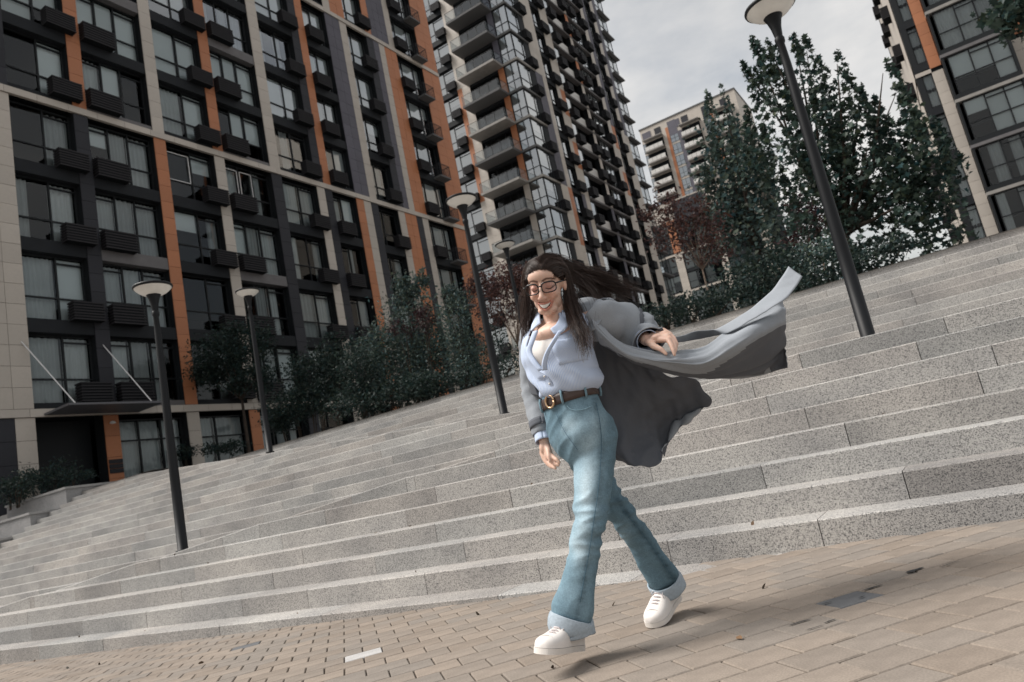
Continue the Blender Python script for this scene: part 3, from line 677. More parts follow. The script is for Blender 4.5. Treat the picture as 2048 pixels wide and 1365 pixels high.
def leaves(name, pts, size, m, parent, shape='oval', tone=(.55, 1.5), droop=.4, seed=1):
    """a crown: one small folded face per leaf"""
    g = np.random.default_rng(seed); P = np.asarray(pts, float); n = len(P); S_ = MAPLE if shape == 'maple' else OVAL; k = len(S_)
    nrm = g.normal(size=(n, 3)); nrm[:, 2] = np.abs(nrm[:, 2])+droop*.6; nrm /= np.linalg.norm(nrm, axis=1)[:, None]
    t = g.normal(size=(n, 3)); t[:, 2] -= droop*1.5; t -= nrm*(t*nrm).sum(1)[:, None]; t /= np.linalg.norm(t, axis=1)[:, None]
    bt = np.cross(nrm, t); sz = size*g.uniform(.45, 1.3, n)
    fold = np.abs(S_[:, 0])*.35
    V = P[:, None, :]+sz[:, None, None]*(S_[None, :, 0, None]*bt[:, None, :]+S_[None, :, 1, None]*t[:, None, :]+fold[None, :, None]*nrm[:, None, :])
    V = V.reshape(-1, 3); me = bpy.data.meshes.new(name)
    half = k//2; fa = np.arange(0, half+1); fb = np.concatenate(([0], np.arange(half, k)))
    per = np.concatenate((fa, fb)); loops = (np.arange(n)[:, None]*k+per[None, :]).ravel()
    me.vertices.add(n*k); me.vertices.foreach_set('co', V.ravel()); me.loops.add(len(loops)); me.loops.foreach_set('vertex_index', loops.astype(np.int32))
    la, lb = len(fa), len(fb); me.polygons.add(2*n); st = np.empty(2*n, np.int32); st[0::2] = np.arange(n)*(la+lb); st[1::2] = st[0::2]+la; me.polygons.foreach_set('loop_start', st)
    me.update(calc_edges=True); me.validate()
    a = g.uniform(tone[0], tone[1], n); h_ = g.normal(0, .13, n); c4 = np.stack((a*(1+h_), a, a*(1-h_), np.ones(n)), 1).repeat(k, 0)
    ca = me.color_attributes.new('tone', 'FLOAT_COLOR', 'POINT'); ca.data.foreach_set('color', c4.ravel())
    me.materials.append(M[m]); return place(name, me, parent)
def clumps(blobs, n, seed=1, shell=.45, k=26, spread=.22):
    """leaf positions gathered in clumps on the outer part of ellipsoids; blob = (centre, (rx, ry, rz), weight)"""
    g = np.random.default_rng(seed); out = []; W = sum(b[2] for b in blobs)
    for c, r, w in blobs:
        m = int(n*w/W); nc = max(4, m//k); d = g.normal(size=(nc, 3)); d /= np.linalg.norm(d, axis=1)[:, None]
        cc = np.array(c)+d*np.array(r)*(shell+(1-shell)*g.random((nc, 1))**.6)*g.uniform(.8, 1.12, (nc, 1))
        pick = g.integers(0, nc, m); out.append(cc[pick]+g.normal(size=(m, 3))*np.array(r)*spread*g.uniform(.6, 1.2, (m, 1)))
    return np.concatenate(out)
def shoots(tips, per, seed=1, L=(1.2, 2.2), rad=.34):
    g = np.random.default_rng(seed); out = []
    for tp in tips:
        tp = np.array(tp); l = g.uniform(*L); t = g.random(per)**.8; lean = g.normal(0, .09, 2)
        r = rad*(.12+.95*t)*np.sqrt(g.random(per)); a = g.uniform(0, 6.28, per)
        out.append(np.stack((tp[0]+lean[0]*t*l+r*np.cos(a), tp[1]+lean[1]*t*l+r*np.sin(a), tp[2]-t*l), 1))
    return np.concatenate(out)
def limbs(b, base, targets, r0, seed=1):
    g = random.Random(seed); base = Vector(base)
    for t in targets:
        t = Vector(t); d = t-base; mid = base+d*.5+Vector((g.uniform(-.15, .15), g.uniform(-.15, .15), -abs(d.z)*.06))*d.length*.4
        b.path([base, base.lerp(mid, .5)+Vector((0, 0, .03)), mid, mid.lerp(t, .55), t], [r0, r0*.8, r0*.55, r0*.35, r0*.12], 6)
def tree(name, label, base, trunk_top, r, crown_fn, targets, m, bark='bark', cat='tree', group='trees and shrubs above the stairs', trunkpts=None):
    e = empty(name, base, label, cat, group); base = Vector(base); B = MB(); tt = Vector(trunk_top)-base
    B.path(trunkpts or [(0, 0, -.1), tt*.33+Vector((.02, .01, 0)), tt*.66+Vector((-.015, .02, 0)), tt], [r*1.25, r, r*.85, r*.7], 10)
    limbs(B, tt, [tt.lerp(Vector(t)-base, .92) for t in targets], r*.55, seed=int(abs(base.x)*10)); B.build('trunk', bark, e, smooth=True)
    crown_fn(e, np.array(base)); return e
def up(u, v, Y): p = atY(u, v, Y); return (p.x, p.y, p.z)

# maple on the right
Ym = 15.5
tips = [up(u, v, Ym+random.uniform(-.8, .8)) for u, v in [(1502, 72), (1533, 78), (1552, 90), (1584, 64), (1607, 72), (1640, 160), (1673, 98), (1700, 160), (1722, 168), (1745, 190), (1773, 117), (1800, 165), (1830, 215), (1862, 230), (1890, 300), (1485, 125), (1492, 210), (1525, 250), (1570, 170), (1620, 180), (1660, 240), (1600, 280), (1740, 280), (1690, 300), (1790, 290), (1845, 330), (1820, 400), (1560, 330)]]
base = up(1712, 560, Ym); base = (base[0], base[1], ZT)
def crown(e, b0):
    pts = np.concatenate((shoots(tips, 200, 3, (1.2, 2.2), .30),
        clumps([(up(1620, 300, Ym), (.9, 1.1, 1.1), 1.2), (up(1740, 340, Ym), (1.2, 1.2, 1.1), 1.6), (up(1800, 400, Ym), (.9, 1.0, .55), 1.0), (up(1660, 430, Ym), (1.0, 1.0, .6), .8), (up(1760, 490, Ym), (.9, .8, .3), .45)], 2700, 5, .25, 14, .16)))
    leaves('crown', pts-b0, .128, 'leaf_maple', e, 'maple', (.45, 1.5), .5, 4)
tree('maple_tree', 'big dark-green maple behind the right-hand lamp, its shoots against the sky', base, up(1690, 470, Ym), .11, crown, [tips[i] for i in (0, 1, 3, 4, 5, 6, 8, 10, 11, 13, 15, 18, 21, 22, 25, 26)], 'leaf_maple')
# grey-green tree left of it, farther away
Yg = 24
base = up(1530, 600, Yg); base = (base[0], base[1], ZT)
t2 = [up(u, v, Yg+random.uniform(-1, 1)) for u, v in [(1414, 180), (1441, 172), (1425, 240), (1460, 240), (1490, 260), (1410, 330), (1520, 300), (1470, 330)]]
def crown(e, b0):
    pts = np.concatenate((shoots(t2, 300, 6, (2.0, 3.2), .50), clumps([(up(1480, 350, Yg), (1.5, 1.4, 2.0), 1.3), (up(1500, 470, Yg), (1.7, 1.5, 1.7), 1.4), (up(1560, 540, Yg), (1.6, 1.4, 1.0), .8), (up(1450, 420, Yg), (1.0, 1.0, 1.2), .6)], 5000, 7, .25, 16, .17)))
    leaves('crown', pts-b0, .155, 'leaf_grey', e, 'maple', (.4, 1.5), .5, 8)
tree('plane_tree', 'grey-green leafy tree in front of the distant pale tower', base, up(1515, 500, Yg), .12, crown, t2+[up(1570, 520, Yg)], 'leaf_grey')
# red-leaved young trees
def simple_tree(name, label, u0, v0, Y, crownspec, n, size, m, trunk_uv, r=.035, bark='bark_pale', seed=2, shape='oval', tone=(.5, 1.5)):
    base = up(u0, v0, Y); base = (base[0], base[1], ZT if Y > 12 else base[2])
    blobs = [(up(u, v, Y), rr, w) for u, v, rr, w in crownspec]
    def crown(e, b0): leaves('crown', clumps(blobs, n, seed, .35, 20, .2)-b0, size, m, e, shape, tone, .4, seed)
    tree(name, label, base, up(*trunk_uv, Y), r, crown, [q[0] for q in blobs]+[(q[0][0]+q[1][0]*.6, q[0][1], q[0][2]+q[1][2]*.5) for q in blobs], m, bark)
simple_tree('red_leaf_tree', 'young red-leaved tree with a thin pale trunk before the low dark block', 1432, 640, 21, [(1350, 455, (1.0, .9, .8), 1), (1330, 410, (.7, .7, .45), .5), (1400, 470, (.9, .8, .9), 1), (1390, 420, (.5, .5, .5), .3), (1300, 420, (.4, .4, .3), .2), (1430, 500, (.6, .6, .5), .4)], 3000, .12, 'leaf_red', (1405, 540), seed=21)
simple_tree('maroon_leaf_tree', 'small dark maroon tree half hidden behind the big maple', 1655, 560, 19, [(1625, 415, (.6, .6, .7), 1), (1615, 470, (.6, .6, .5), .7)], 1500, .13, 'leaf_maroon', (1640, 500), seed=22)
simple_tree('red_leaf_tree', 'red-brown leafy tree directly behind the woman\'s head', 1050, 760, 15.5, [(1005, 610, (.75, .7, .65), 1), (960, 570, (.4, .4, .35), .45), (1050, 560, (.5, .5, .35), .5), (1010, 560, (.5, .5, .4), .5)], 5000, .085, 'leaf_red', (1035, 690), .03, seed=23)
simple_tree('round_tree', 'round-headed dark tree in front of the left block beside a slim lamp', 497, 905, 18.5, [(440, 710, (1.0, 1.2, .85), 1), (490, 690, (1.1, 1.2, .9), 1), (420, 750, (.8, .9, .5), .6), (500, 760, (1.0, 1.0, .55), .7)], 10500, .125, 'leaf_dark', (484, 800), .07, 'bark', seed=24, tone=(.45, 1.4))
simple_tree('young_tree', 'small dark young tree at the entrance on the far left', 98, 960, 17.5, [(85, 800, (.55, .6, .4), 1), (110, 790, (.3, .4, .3), .4), (75, 840, (.3, .3, .3), .3)], 900, .10, 'leaf_dark', (92, 850), .03, 'bark_pale', seed=25)
def shrub(label, spec, Y, n, size, m, seed, name='shrub', tone=(.4, 1.4)):
    blobs = [(up(u, v, Y), rr, w) for u, v, rr, w in spec]; c = blobs[0][0]; base = np.array((c[0], c[1], ZT))
    e = empty(name, base, label, 'shrub', 'trees and shrubs above the stairs'); leaves('foliage', clumps(blobs, n, seed, .3, 18, .22)-base, size, m, e, 'oval', tone, .2, seed)
    B = MB(); g = random.Random(seed)
    for q in blobs:
        for _ in range(3):
            t = Vector(q[0])-Vector(base); B.path([(t.x*.7+g.uniform(-.1, .1), t.y*.7, -.05), (t.x*.85, t.y*.9+g.uniform(-.1, .1), max(.1, t.z*.5)), (t.x+g.uniform(-.2, .2), t.y, max(.2, t.z))], [.02, .014, .005], 5)
    B.build('stems', 'bark', e)
shrub('tall grey-green shrub reaching up before the orange strips, left of the central lamp', [(820, 640, (.8, .6, 1.0), 1), (790, 720, (.9, .7, .8), 1), (850, 730, (.8, .7, .8), 1), (805, 570, (.3, .3, .4), .25), (840, 560, (.25, .25, .35), .2), (760, 700, (.7, .6, .8), .9), (880, 690, (.6, .6, .8), .8)], 15.0, 13000, .09, 'leaf_grey', 31)
shrub('grey-green shrub close to the central lamp post', [(915, 640, (.45, .5, .8), 1), (930, 720, (.5, .6, .7), 1), (900, 590, (.2, .2, .3), .2)], 14.2, 3600, .08, 'leaf_grey', 32)
shrub('reddish shrub between the grey-green shrubs', [(845, 640, (.35, .4, .35), 1), (800, 660, (.3, .3, .25), .5)], 14.4, 900, .075, 'leaf_maroon', 33)
shrub('low dark bush right of the round-headed tree', [(590, 810, (1.1, .8, .6), 1), (650, 790, (1.2, .8, .6), 1), (620, 740, (.9, .7, .6), .7), (560, 840, (.6, .6, .4), .5), (680, 720, (.8, .7, .8), .8)], 16.0, 13000, .10, 'leaf_dark', 34)
shrub('dark hedge-like bush along the stair top left of the central lamp', [(720, 800, (.9, .7, .45), 1), (790, 785, (.9, .7, .4), 1), (860, 770, (.8, .7, .35), 1), (720, 740, (.6, .6, .6), .8)], 13.6, 11000, .08, 'leaf_dark', 35)
shrub('dark bush between the central lamp and the woman', [(960, 745, (.7, .6, .3), 1), (1020, 725, (.8, .6, .35), 1), (985, 690, (.4, .5, .4), .6), (1100, 700, (.6, .6, .35), .8)], 13.5, 3200, .07, 'leaf_dark', 36)
shrub('low planting under the ground-floor windows on the left', [(370, 905, (.6, .5, .3), 1), (430, 900, (.6, .5, .25), 1), (470, 895, (.5, .5, .25), .8)], 17.5, 1500, .11, 'leaf_dark', 37)
shrub('dark bush spilling over the tallest granite planter', [(110, 955, (.9, .6, .5), 1), (60, 965, (.9, .6, .5), 1), (150, 950, (.6, .5, .25), .5)], 11.8, 2400, .10, 'leaf_dark', 38)
shrub('dark bush at the far left edge above the lower planters', [(20, 985, (.9, .5, .5), 1), (40, 960, (.6, .4, .4), .6)], 10.2, 1500, .09, 'leaf_dark', 39)
shrub('low dark bush below the red-leaved tree', [(1330, 630, (.9, .6, .32), 1), (1390, 615, (.9, .6, .30), 1), (1450, 600, (.9, .6, .32), 1), (1290, 640, (.6, .5, .25), .6)], 14.2, 3600, .08, 'leaf_dark', 40)
shrub('blue-green bush at the foot of the grey-green tree', [(1510, 560, (1.0, .7, .5), 1), (1570, 540, (1.0, .7, .5), 1), (1540, 590, (1.0, .7, .3), .7)], 15.0, 3600, .09, 'leaf_dark', 41)
shrub('pale grey-green bush left of the right-hand lamp', [(1625, 515, (.55, .5, .32), 1), (1660, 500, (.4, .4, .3), .6)], 14.8, 1500, .08, 'leaf_grey', 42, tone=(.7, 1.7))
shrub('dark spreading bush on the stair top right of the right-hand lamp', [(1700, 540, (.8, .6, .35), 1), (1750, 515, (.7, .6, .3), .9), (1650, 560, (.6, .6, .25), .8), (1790, 495, (.35, .4, .15), .3)], 14.2, 3400, .08, 'leaf_dark', 43)
# branch of a maple that stands to the right of the frame
base = up(2330, 560, 13.5); base = (base[0], base[1], ZT)
bt = [up(2010, 25, 13.0), up(2040, 40, 13.0), up(2075, 20, 13.2), up(2150, -60, 13.3), up(2250, -40, 13.4), up(2330, -160, 13.5), up(2420, 20, 13.5), up(2200, 120, 13.6)]
def crown(e, b0): leaves('crown', np.concatenate([clumps([(q, (.36, .4, .28), 1)], 130 if i < 3 else 420, 50+i, .2, 12, .3) for i, q in enumerate(bt)])-b0, .15, 'leaf_maple', e, 'maple', (.5, 1.4), .6, 51)
tree('maple_tree', 'maple whose leafy branch hangs into the top right corner', base, up(2330, 200, 13.5), .11, crown, bt, 'leaf_maple')

# fallen leaves and grit on the steps and pavers, tar spots on the paving at the right
g = np.random.default_rng(5); pts = []
for _ in range(46):
    x = g.uniform(-9, 2.5)
    if g.random() < .5: y = g.uniform(1.2, 3.8); pts.append((x, y, zplaza(x)+.006))
    else: k = int(g.integers(0, 5)); pts.append((x, YL0+TR*k+g.uniform(.05, .25), max(zk(k), zplaza(x))+.006))
mat('dry_leaf', (.10, .07, .045), .8, attr='tone')
lf = leaves('leaf_litter', pts, .035, 'dry_leaf', None, 'oval', (.5, 1.6), 0, 3); lf['kind'] = 'stuff'; lf['label'] = 'dry leaf scraps scattered over steps and paving'
mat('tar', (.018, .018, .019), .7)
b = MB(); gr = random.Random(4)
for (u, v, L, w_) in ((1600, 1247, .10, .010), (1655, 1208, .05, .010), (1745, 1178, .10, .016), (1830, 1143, .09, .030), (1725, 1196, .03, .012), (1660, 1245, .05, .010), (1630, 1258, .07, .006), (1900, 1130, .12, .006)):
    d = ray(u, v); t_ = -.652/(d.z-.0195*d.x); c = d*t_; ang = R(48)+gr.uniform(-.15, .15); ring = []
    for i in range(12):
        a_ = 2*math.pi*i/12; rx = L/2*math.cos(a_)*gr.uniform(.8, 1.1); ry = w_/2*math.sin(a_)*gr.uniform(.5, 1.4); x = c.x+rx*math.cos(ang)-ry*math.sin(ang); y = c.y+rx*math.sin(ang)+ry*math.cos(ang); ring.append((x, y, zplaza(x)+.0045))
    b.add(ring, [tuple(range(12))])
tag(b.build('tar_spots', 'tar', plaza), kind='stuff')

# ------------------------------------------------------------------ the woman
from mathutils import noise as mnoise
mat('skin', (.68, .45, .352), .5, noise=((25, .05),), attr='tone')
M['skin'].node_tree.nodes['Principled BSDF'].inputs['Subsurface Weight'].default_value = .12
M['skin'].node_tree.nodes['Principled BSDF'].inputs['Subsurface Radius'].default_value = (.012, .005, .003)
mat('hair', (.030, .019, .0155), .42, attr='tone')
mat('hair_cap', (.020, .013, .011), .95, spec=.05)
mat('tee_white', (.72, .69, .66), .85, noise=((30, .03),))
mat('coat_grey', (.285, .308, .338), .9, spec=.2, noise=((5, .06), (240, .10)), bump=(420, .15, .001))
mat('coat_lining', (.112, .121, .140), .8, spec=.25, noise=((5, .08), (240, .08)))
mat('denim', (.135, .218, .272), .95, spec=.15, noise=((9, .12), (55, .14), (190, .20)), bump=(380, .5, .0015), attr='tone')
mat('denim_inside', (.36, .42, .475), .95, spec=.15, noise=((12, .10), (120, .16)))
mat('leather_brown', (.055, .033, .027), .45, noise=((40, .15),))
mat('brass', (.62, .42, .26), .28, metal=.9)
mat('shoe_white', (.74, .70, .67), .55, noise=((14, .05),))
mat('shoe_sole', (.70, .66, .62), .6, noise=((20, .08),))
mat('lace', (.56, .51, .51), .8)
mat('teeth', (.80, .77, .72), .3)
mat('glasses_black', (.010, .010, .011), .25)
glass('lens_glass', (.96, .93, .97), -.03)
# striped shirting
m_ = mat('shirt_stripe', (.40, .50, .70), .85, bump=(300, .12, .001), attr='tone'); n_ = m_.node_tree; b_ = n_.nodes['Principled BSDF']
uvn = n_.nodes.new('ShaderNodeVertexColor'); uvn.layer_name = 'stripe'; sp_ = n_.nodes.new('ShaderNodeSeparateColor'); n_.links.new(uvn.outputs['Color'], sp_.inputs[0])
ml_ = n_.nodes.new('ShaderNodeMath'); ml_.operation = 'MULTIPLY'; ml_.inputs[1].default_value = 6.2832*150; sn_ = n_.nodes.new('ShaderNodeMath'); sn_.operation = 'SINE'
n_.links.new(sp_.outputs[0], ml_.inputs[0]); n_.links.new(ml_.outputs[0], sn_.inputs[0])
rp_ = n_.nodes.new('ShaderNodeValToRGB'); rp_.color_ramp.elements[0].position = .0; rp_.color_ramp.elements[0].color = (.31, .42, .66, 1); rp_.color_ramp.elements[1].position = .5; rp_.color_ramp.elements[1].color = (.56, .63, .75, 1)
mr_ = n_.nodes.new('ShaderNodeMapRange'); mr_.inputs['From Min'].default_value = -1; n_.links.new(sn_.outputs[0], mr_.inputs['Value']); n_.links.new(mr_.outputs[0], rp_.inputs['Fac'])
n_.links.new(rp_.outputs['Color'], b_.inputs['Base Color'])

WB = Vector((-1.33, 2.55, zplaza(-1.33)))                  # ground under her
person = empty('person', WB, 'smiling woman in glasses, blue shirt, jeans and flying grey coat, striding', 'person')
def px(u, v, s): return atS(u, v, s)
def sphere(b, c, r, n=16, m=10, rot=None, mi=0):
    c = Vector(c); r = Vector(r if hasattr(r, '__len__') else (r, r, r)); vs = []; 
    for i in range(m+1):
        th = math.pi*i/m
        for j in range(n):
            p = Vector((r.x*math.sin(th)*math.cos(2*math.pi*j/n), r.y*math.sin(th)*math.sin(2*math.pi*j/n), r.z*math.cos(th)))
            vs.append(c+(rot @ p if rot else p))
    b.add(vs, [(i*n+j, (i+1)*n+j, (i+1)*n+(j+1) % n, i*n+(j+1) % n) for i in range(m) for j in range(n)], mi)
def chain(b, pts, rad, n=14):
    pts = [Vector(p) for p in pts]
    for i in range(len(pts)-1): b.tube(pts[i], pts[i+1], rad[i], rad[i+1], n)
    for p, r in zip(pts, rad): sphere(b, p, r*1.0, n, 8)
def remeshed(b, name, voxel, smooth=4, factor=.5):
    me = bpy.data.meshes.new(name); me.from_pydata(b.v, [], b.f); o = bpy.data.objects.new(name, me); col.objects.link(o)
    r = o.modifiers.new('r', 'REMESH'); r.mode = 'VOXEL'; r.voxel_size = voxel
    if smooth: s = o.modifiers.new('s', 'SMOOTH'); s.iterations = smooth; s.factor = factor
    dg = bpy.context.evaluated_depsgraph_get(); out = bpy.data.meshes.new_from_object(o.evaluated_get(dg))
    bpy.data.objects.remove(o); bpy.data.meshes.remove(me); out.name = name
    return out
def coords(me): a = np.empty(len(me.vertices)*3); me.vertices.foreach_get('co', a); return a.reshape(-1, 3)
def setcol(me, c, name='tone'):
    ca = me.color_attributes.new(name, 'FLOAT_COLOR', 'POINT'); ca.data.foreach_set('color', np.concatenate((c, np.ones((len(c), 1))), 1).ravel())
def finish(me, name, m, parent, smooth=True, origin=None):
    o_ = WB if origin is None else origin
    V = coords(me)-np.array(o_); me.vertices.foreach_set('co', V.ravel()); me.update()
    for k in (m if isinstance(m, (list, tuple)) else [m]): me.materials.append(M[k])
    if smooth: me.polygons.foreach_set('use_smooth', [True]*len(me.polygons))
    return place(name, me, parent)
def cr(pts, n):
    """Catmull-Rom through pts (numpy rows), n samples"""
    P = np.asarray(pts, float); k = len(P); out = []
    for q in np.linspace(0, k-1, n):
        i = min(int(q), k-2); t = q-i; p0, p1, p2, p3 = P[max(i-1, 0)], P[i], P[i+1], P[min(i+2, k-1)]
        if i == 0: p0 = 2*p1-p2
        if i+2 > k-1: p3 = 2*p2-p1
        out.append(.5*((2*p1)+(-p0+p2)*t+(2*p0-5*p1+4*p2-p3)*t*t+(-p0+3*p1-3*p2+p3)*t**3))
    return np.array(out)
def surf(ctrl, nu, nv):
    """smooth sheet through a grid of control points"""
    C = np.array([[tuple(p) for p in r] for r in ctrl]); rows = [cr(C[i], nv) for i in range(len(C))]; A = np.array(rows)
    return np.stack([cr(A[:, j], nu) for j in range(nv)], 1)
def normals(G):
    du = np.gradient(G, axis=0); dv = np.gradient(G, axis=1); n = np.cross(du, dv); return n/np.maximum(np.linalg.norm(n, axis=2), 1e-9)[..., None]
def tube_grid(cs, rs, nr, nc, up=(0, 0, 1), flat=None):
    """tube of sections: centres cs, radii rs (lateral, depth) about a path; returns grid nr x (nc+1) plus frames"""
    C = cr([tuple(c) for c in cs], nr); Rr = cr([r if hasattr(r, '__len__') else (r, r) for r in rs], nr); T = np.gradient(C, axis=0); T /= np.linalg.norm(T, axis=1)[:, None]
    G = np.zeros((nr, nc+1, 3)); a = np.array(up, float)
    for i in range(nr):
        a = a-T[i]*a.dot(T[i]); a /= np.linalg.norm(a); b2 = np.cross(T[i], a); th = np.linspace(0, 2*math.pi, nc+1)
        G[i] = C[i]+np.outer(np.cos(th), a)*Rr[i][0]+np.outer(np.sin(th), b2)*Rr[i][1]
    return G
def wrinkle(G, amp, freq, seed, stretch=(1, 1, 1), closed=False):
    N = normals(G); out = G.copy(); st = Vector(stretch)
    for i in range(G.shape[0]):
        for j in range(G.shape[1]):
            p = Vector(G[i, j]); q = Vector((p.x*st.x, p.y*st.y, p.z*st.z))*freq+Vector((seed, seed*.7, 0))
            f = mnoise.noise(q)*.7+(1-abs(mnoise.noise(q*1.9))*2)*.35
            out[i, j] = G[i, j]+N[i, j]*f*amp
    if closed: out[:, -1] = out[:, 0]
    return out
def sheet_obj(G, name, m, parent, thick=.0025, lining=None, smooth=True, stripe=False, keep=None, split=None):
    """cloth with thickness; outer side m, inner side lining"""
    nu, nv = G.shape[:2]; N = normals(G); A = G.reshape(-1, 3); B_ = (G-N*thick).reshape(-1, 3); n = nu*nv
    f = []; mi = []
    q = lambda i, j: i*nv+j
    for i in range(nu-1):
        for j in range(nv-1):
            if keep is not None and not keep[i][j]: continue
            f.append((q(i, j), q(i+1, j), q(i+1, j+1), q(i, j+1))); mi.append(0 if split is None else split(i, j))
            f.append((n+q(i, j), n+q(i, j+1), n+q(i+1, j+1), n+q(i+1, j))); mi.append((1 if lining else 0) if split is None else split(i, j))
    cnt = {}
    for a in f[0::2]:
        for x, y in zip(a, a[1:]+a[:1]): cnt[(x, y)] = cnt.get((x, y), 0)+1
    for (x, y) in list(cnt):
        if (y, x) not in cnt: f.append((y, x, n+x, n+y)); mi.append(0)
    me = bpy.data.meshes.new(name); me.from_pydata([tuple(p) for p in np.concatenate((A, B_))-np.array(WB)], [], f)
    for k in [m]+([lining] if lining else []): me.materials.append(M[k])
    me.polygons.foreach_set('material_index', mi)
    if smooth: me.polygons.foreach_set('use_smooth', [True]*len(f))
    setcol(me, np.ones((2*n, 3)))
    if stripe:
        u = np.tile(np.linspace(0, 1, nv), nu); u = np.concatenate((u, u)); setcol(me, np.stack((u, u, u), 1), 'stripe')
    me.update(); return place(name, me, parent)

# --- head frame
HC = px(1092, 574, 2.80)
vh = Vector((-math.sin(AZ), math.cos(AZ), 0)); rh = Vector((math.cos(AZ), math.sin(AZ), 0))
yaw, pit = R(17), R(17)
fh = (-vh*math.cos(yaw)-rh*math.sin(yaw)); hl = Vector((0, 0, 1)).cross(fh).normalized()      # hl: her left
hf = (fh*math.cos(pit)-Vector((0, 0, 1))*math.sin(pit)).normalized(); hu = hf.cross(-hl).normalized()
if hu.z < 0: hu = -hu
HS = 1.0
rollm = Matrix.Rotation(R(-5), 3, hf); hl = rollm @ hl; hu = rollm @ hu
HR = Matrix((( hl.x, hf.x, hu.x), (hl.y, hf.y, hu.y), (hl.z, hf.z, hu.z)))
def hp(x, y, z): return HC+HR @ Vector((x*HS, y*HS, z*HS))
body = MB()
def he(c, r): sphere(body, hp(*c), tuple(q*HS for q in r), 20, 14, HR)
he((0, -.018, .030), (.072, .093, .082)); he((0, .020, -.014), (.058, .064, .080)); he((0, .036, -.066), (.040, .040, .040)); he((0, .058, -.098), (.017, .017, .015))
he((0, .058, .046), (.053, .034, .036)); he((0, .070, .028), (.045, .019, .010))
for sx in (-1, 1):
    he((sx*.034, .058, -.026), (.022, .026, .020)); he((sx*.030, .073, .006), (.0150, .0130, .0110)); he((sx*.036, .016, -.050), (.017, .040, .034)); he((sx*.018, .046, -.086), (.022, .028, .016))
    he((sx*.0110, .101, -.034), (.0085, .0095, .0070))
    he((sx*.072, -.012, .000), (.009, .018, .030)); he((sx*.076, -.018, .012), (.007, .014, .016))
chain(body, [hp(0, .086, .018), hp(0, .100, -.010), hp(0, .112, -.030)], [.0070*HS, .0085*HS, .0110*HS], 12)
# lips of an open smile
UL = [(-.031, .070, -.049), (-.017, .087, -.0560), (0, .093, -.0580), (.017, .087, -.0560), (.031, .070, -.049)]
LL = [(-.031, .070, -.049), (-.020, .080, -.072), (0, .087, -.0830), (.020, .080, -.072), (.031, .070, -.049)]
chain(body, [hp(*q) for q in UL], [.0025, .0036, .0038, .0036, .0025], 8); chain(body, [hp(*q) for q in LL], [.0025, .0040, .0048, .0040, .0025], 8)
# neck, shoulders, trunk (under the clothes)
NB = Vector((-1.296, 2.538, .535))
chain(body, [hp(0, -.030, -.045), HC.lerp(NB, .6)+Vector((0, .01, 0)), NB], [.047, .045, .053])
LSH, RSH = px(1190, 640, 2.82), px(1076, 672, 2.96)
TC = Vector((-1.315, 2.555, 0))
for z, a, b2 in ((.52, .115, .066), (.46, .112, .085), (.38, .098, .07), (.28, .085, .062), (.18, .098, .07), (.10, .105, .074)): sphere(body, TC+Vector((0, 0, z)), (a, b2, .075), 20, 12)
sphere(body, (-1.298, 2.512, .515), (.100, .070, .045), 18, 12)
chain(body, [NB, LSH], [.042, .040]); chain(body, [NB, RSH], [.042, .040])
LEL, LWR = px(1266, 655, 3.01), px(1293, 680, 2.86)
REL, RWR = px(1071, 790, 3.05), px(1089, 882, 2.97)
chain(body, [LSH, LEL, LWR], [.045, .036, .025]); chain(body, [RSH, REL, RWR], [.045, .036, .024])
# legs
LLEG = [px(1190, 862, 2.87), px(1187, 950, 2.83), px(1177, 1058, 2.76), px(1158, 1160, 2.75), px(1136, 1266, 2.745)]
RLEG = [px(1138, 860, 2.94), px(1180, 932, 2.965), px(1232, 1014, 2.99), px(1288, 1092, 3.08), px(1338, 1178, 3.17)]
chain(body, LLEG, [.066, .056, .042, .040, .030]); chain(body, RLEG, [.066, .052, .040, .038, .030])
# left hand: seen from the back, thumb below, fingers bent over the coat edge
def finger(pts, rad): chain(body, pts, rad, 10)
K_ = [px(1326, 661, 2.85), px(1332, 666, 2.82), px(1336, 672, 2.795), px(1337, 680, 2.775)]      # little .. index knuckles
sphere(body, (LWR+K_[2])/2, (.030, .030, .017), 14, 10)
for k_ in K_: chain(body, [LWR.lerp(k_, .15), k_], [.017, .0115], 10)
ft_ = [[(1340, 668, 2.83), (1347, 678, 2.80), (1347, 688, 2.79)], [(1347, 676, 2.80), (1353, 688, 2.775), (1351, 699, 2.77)], [(1347, 685, 2.775), (1351, 698, 2.755), (1349, 706, 2.75)], [(1343, 692, 2.755), (1347, 702, 2.745), (1349, 710, 2.742)]]
for k_, f_ in zip(K_, ft_): finger([k_]+[px(*q) for q in f_], [.0110, .0095, .0085, .0068])
chain(body, [LWR.lerp(px(1306, 692, 2.80), .3), px(1308, 693, 2.79), px(1322, 699, 2.765), px(1332, 708, 2.755)], [.017, .0135, .0100, .0072], 10)
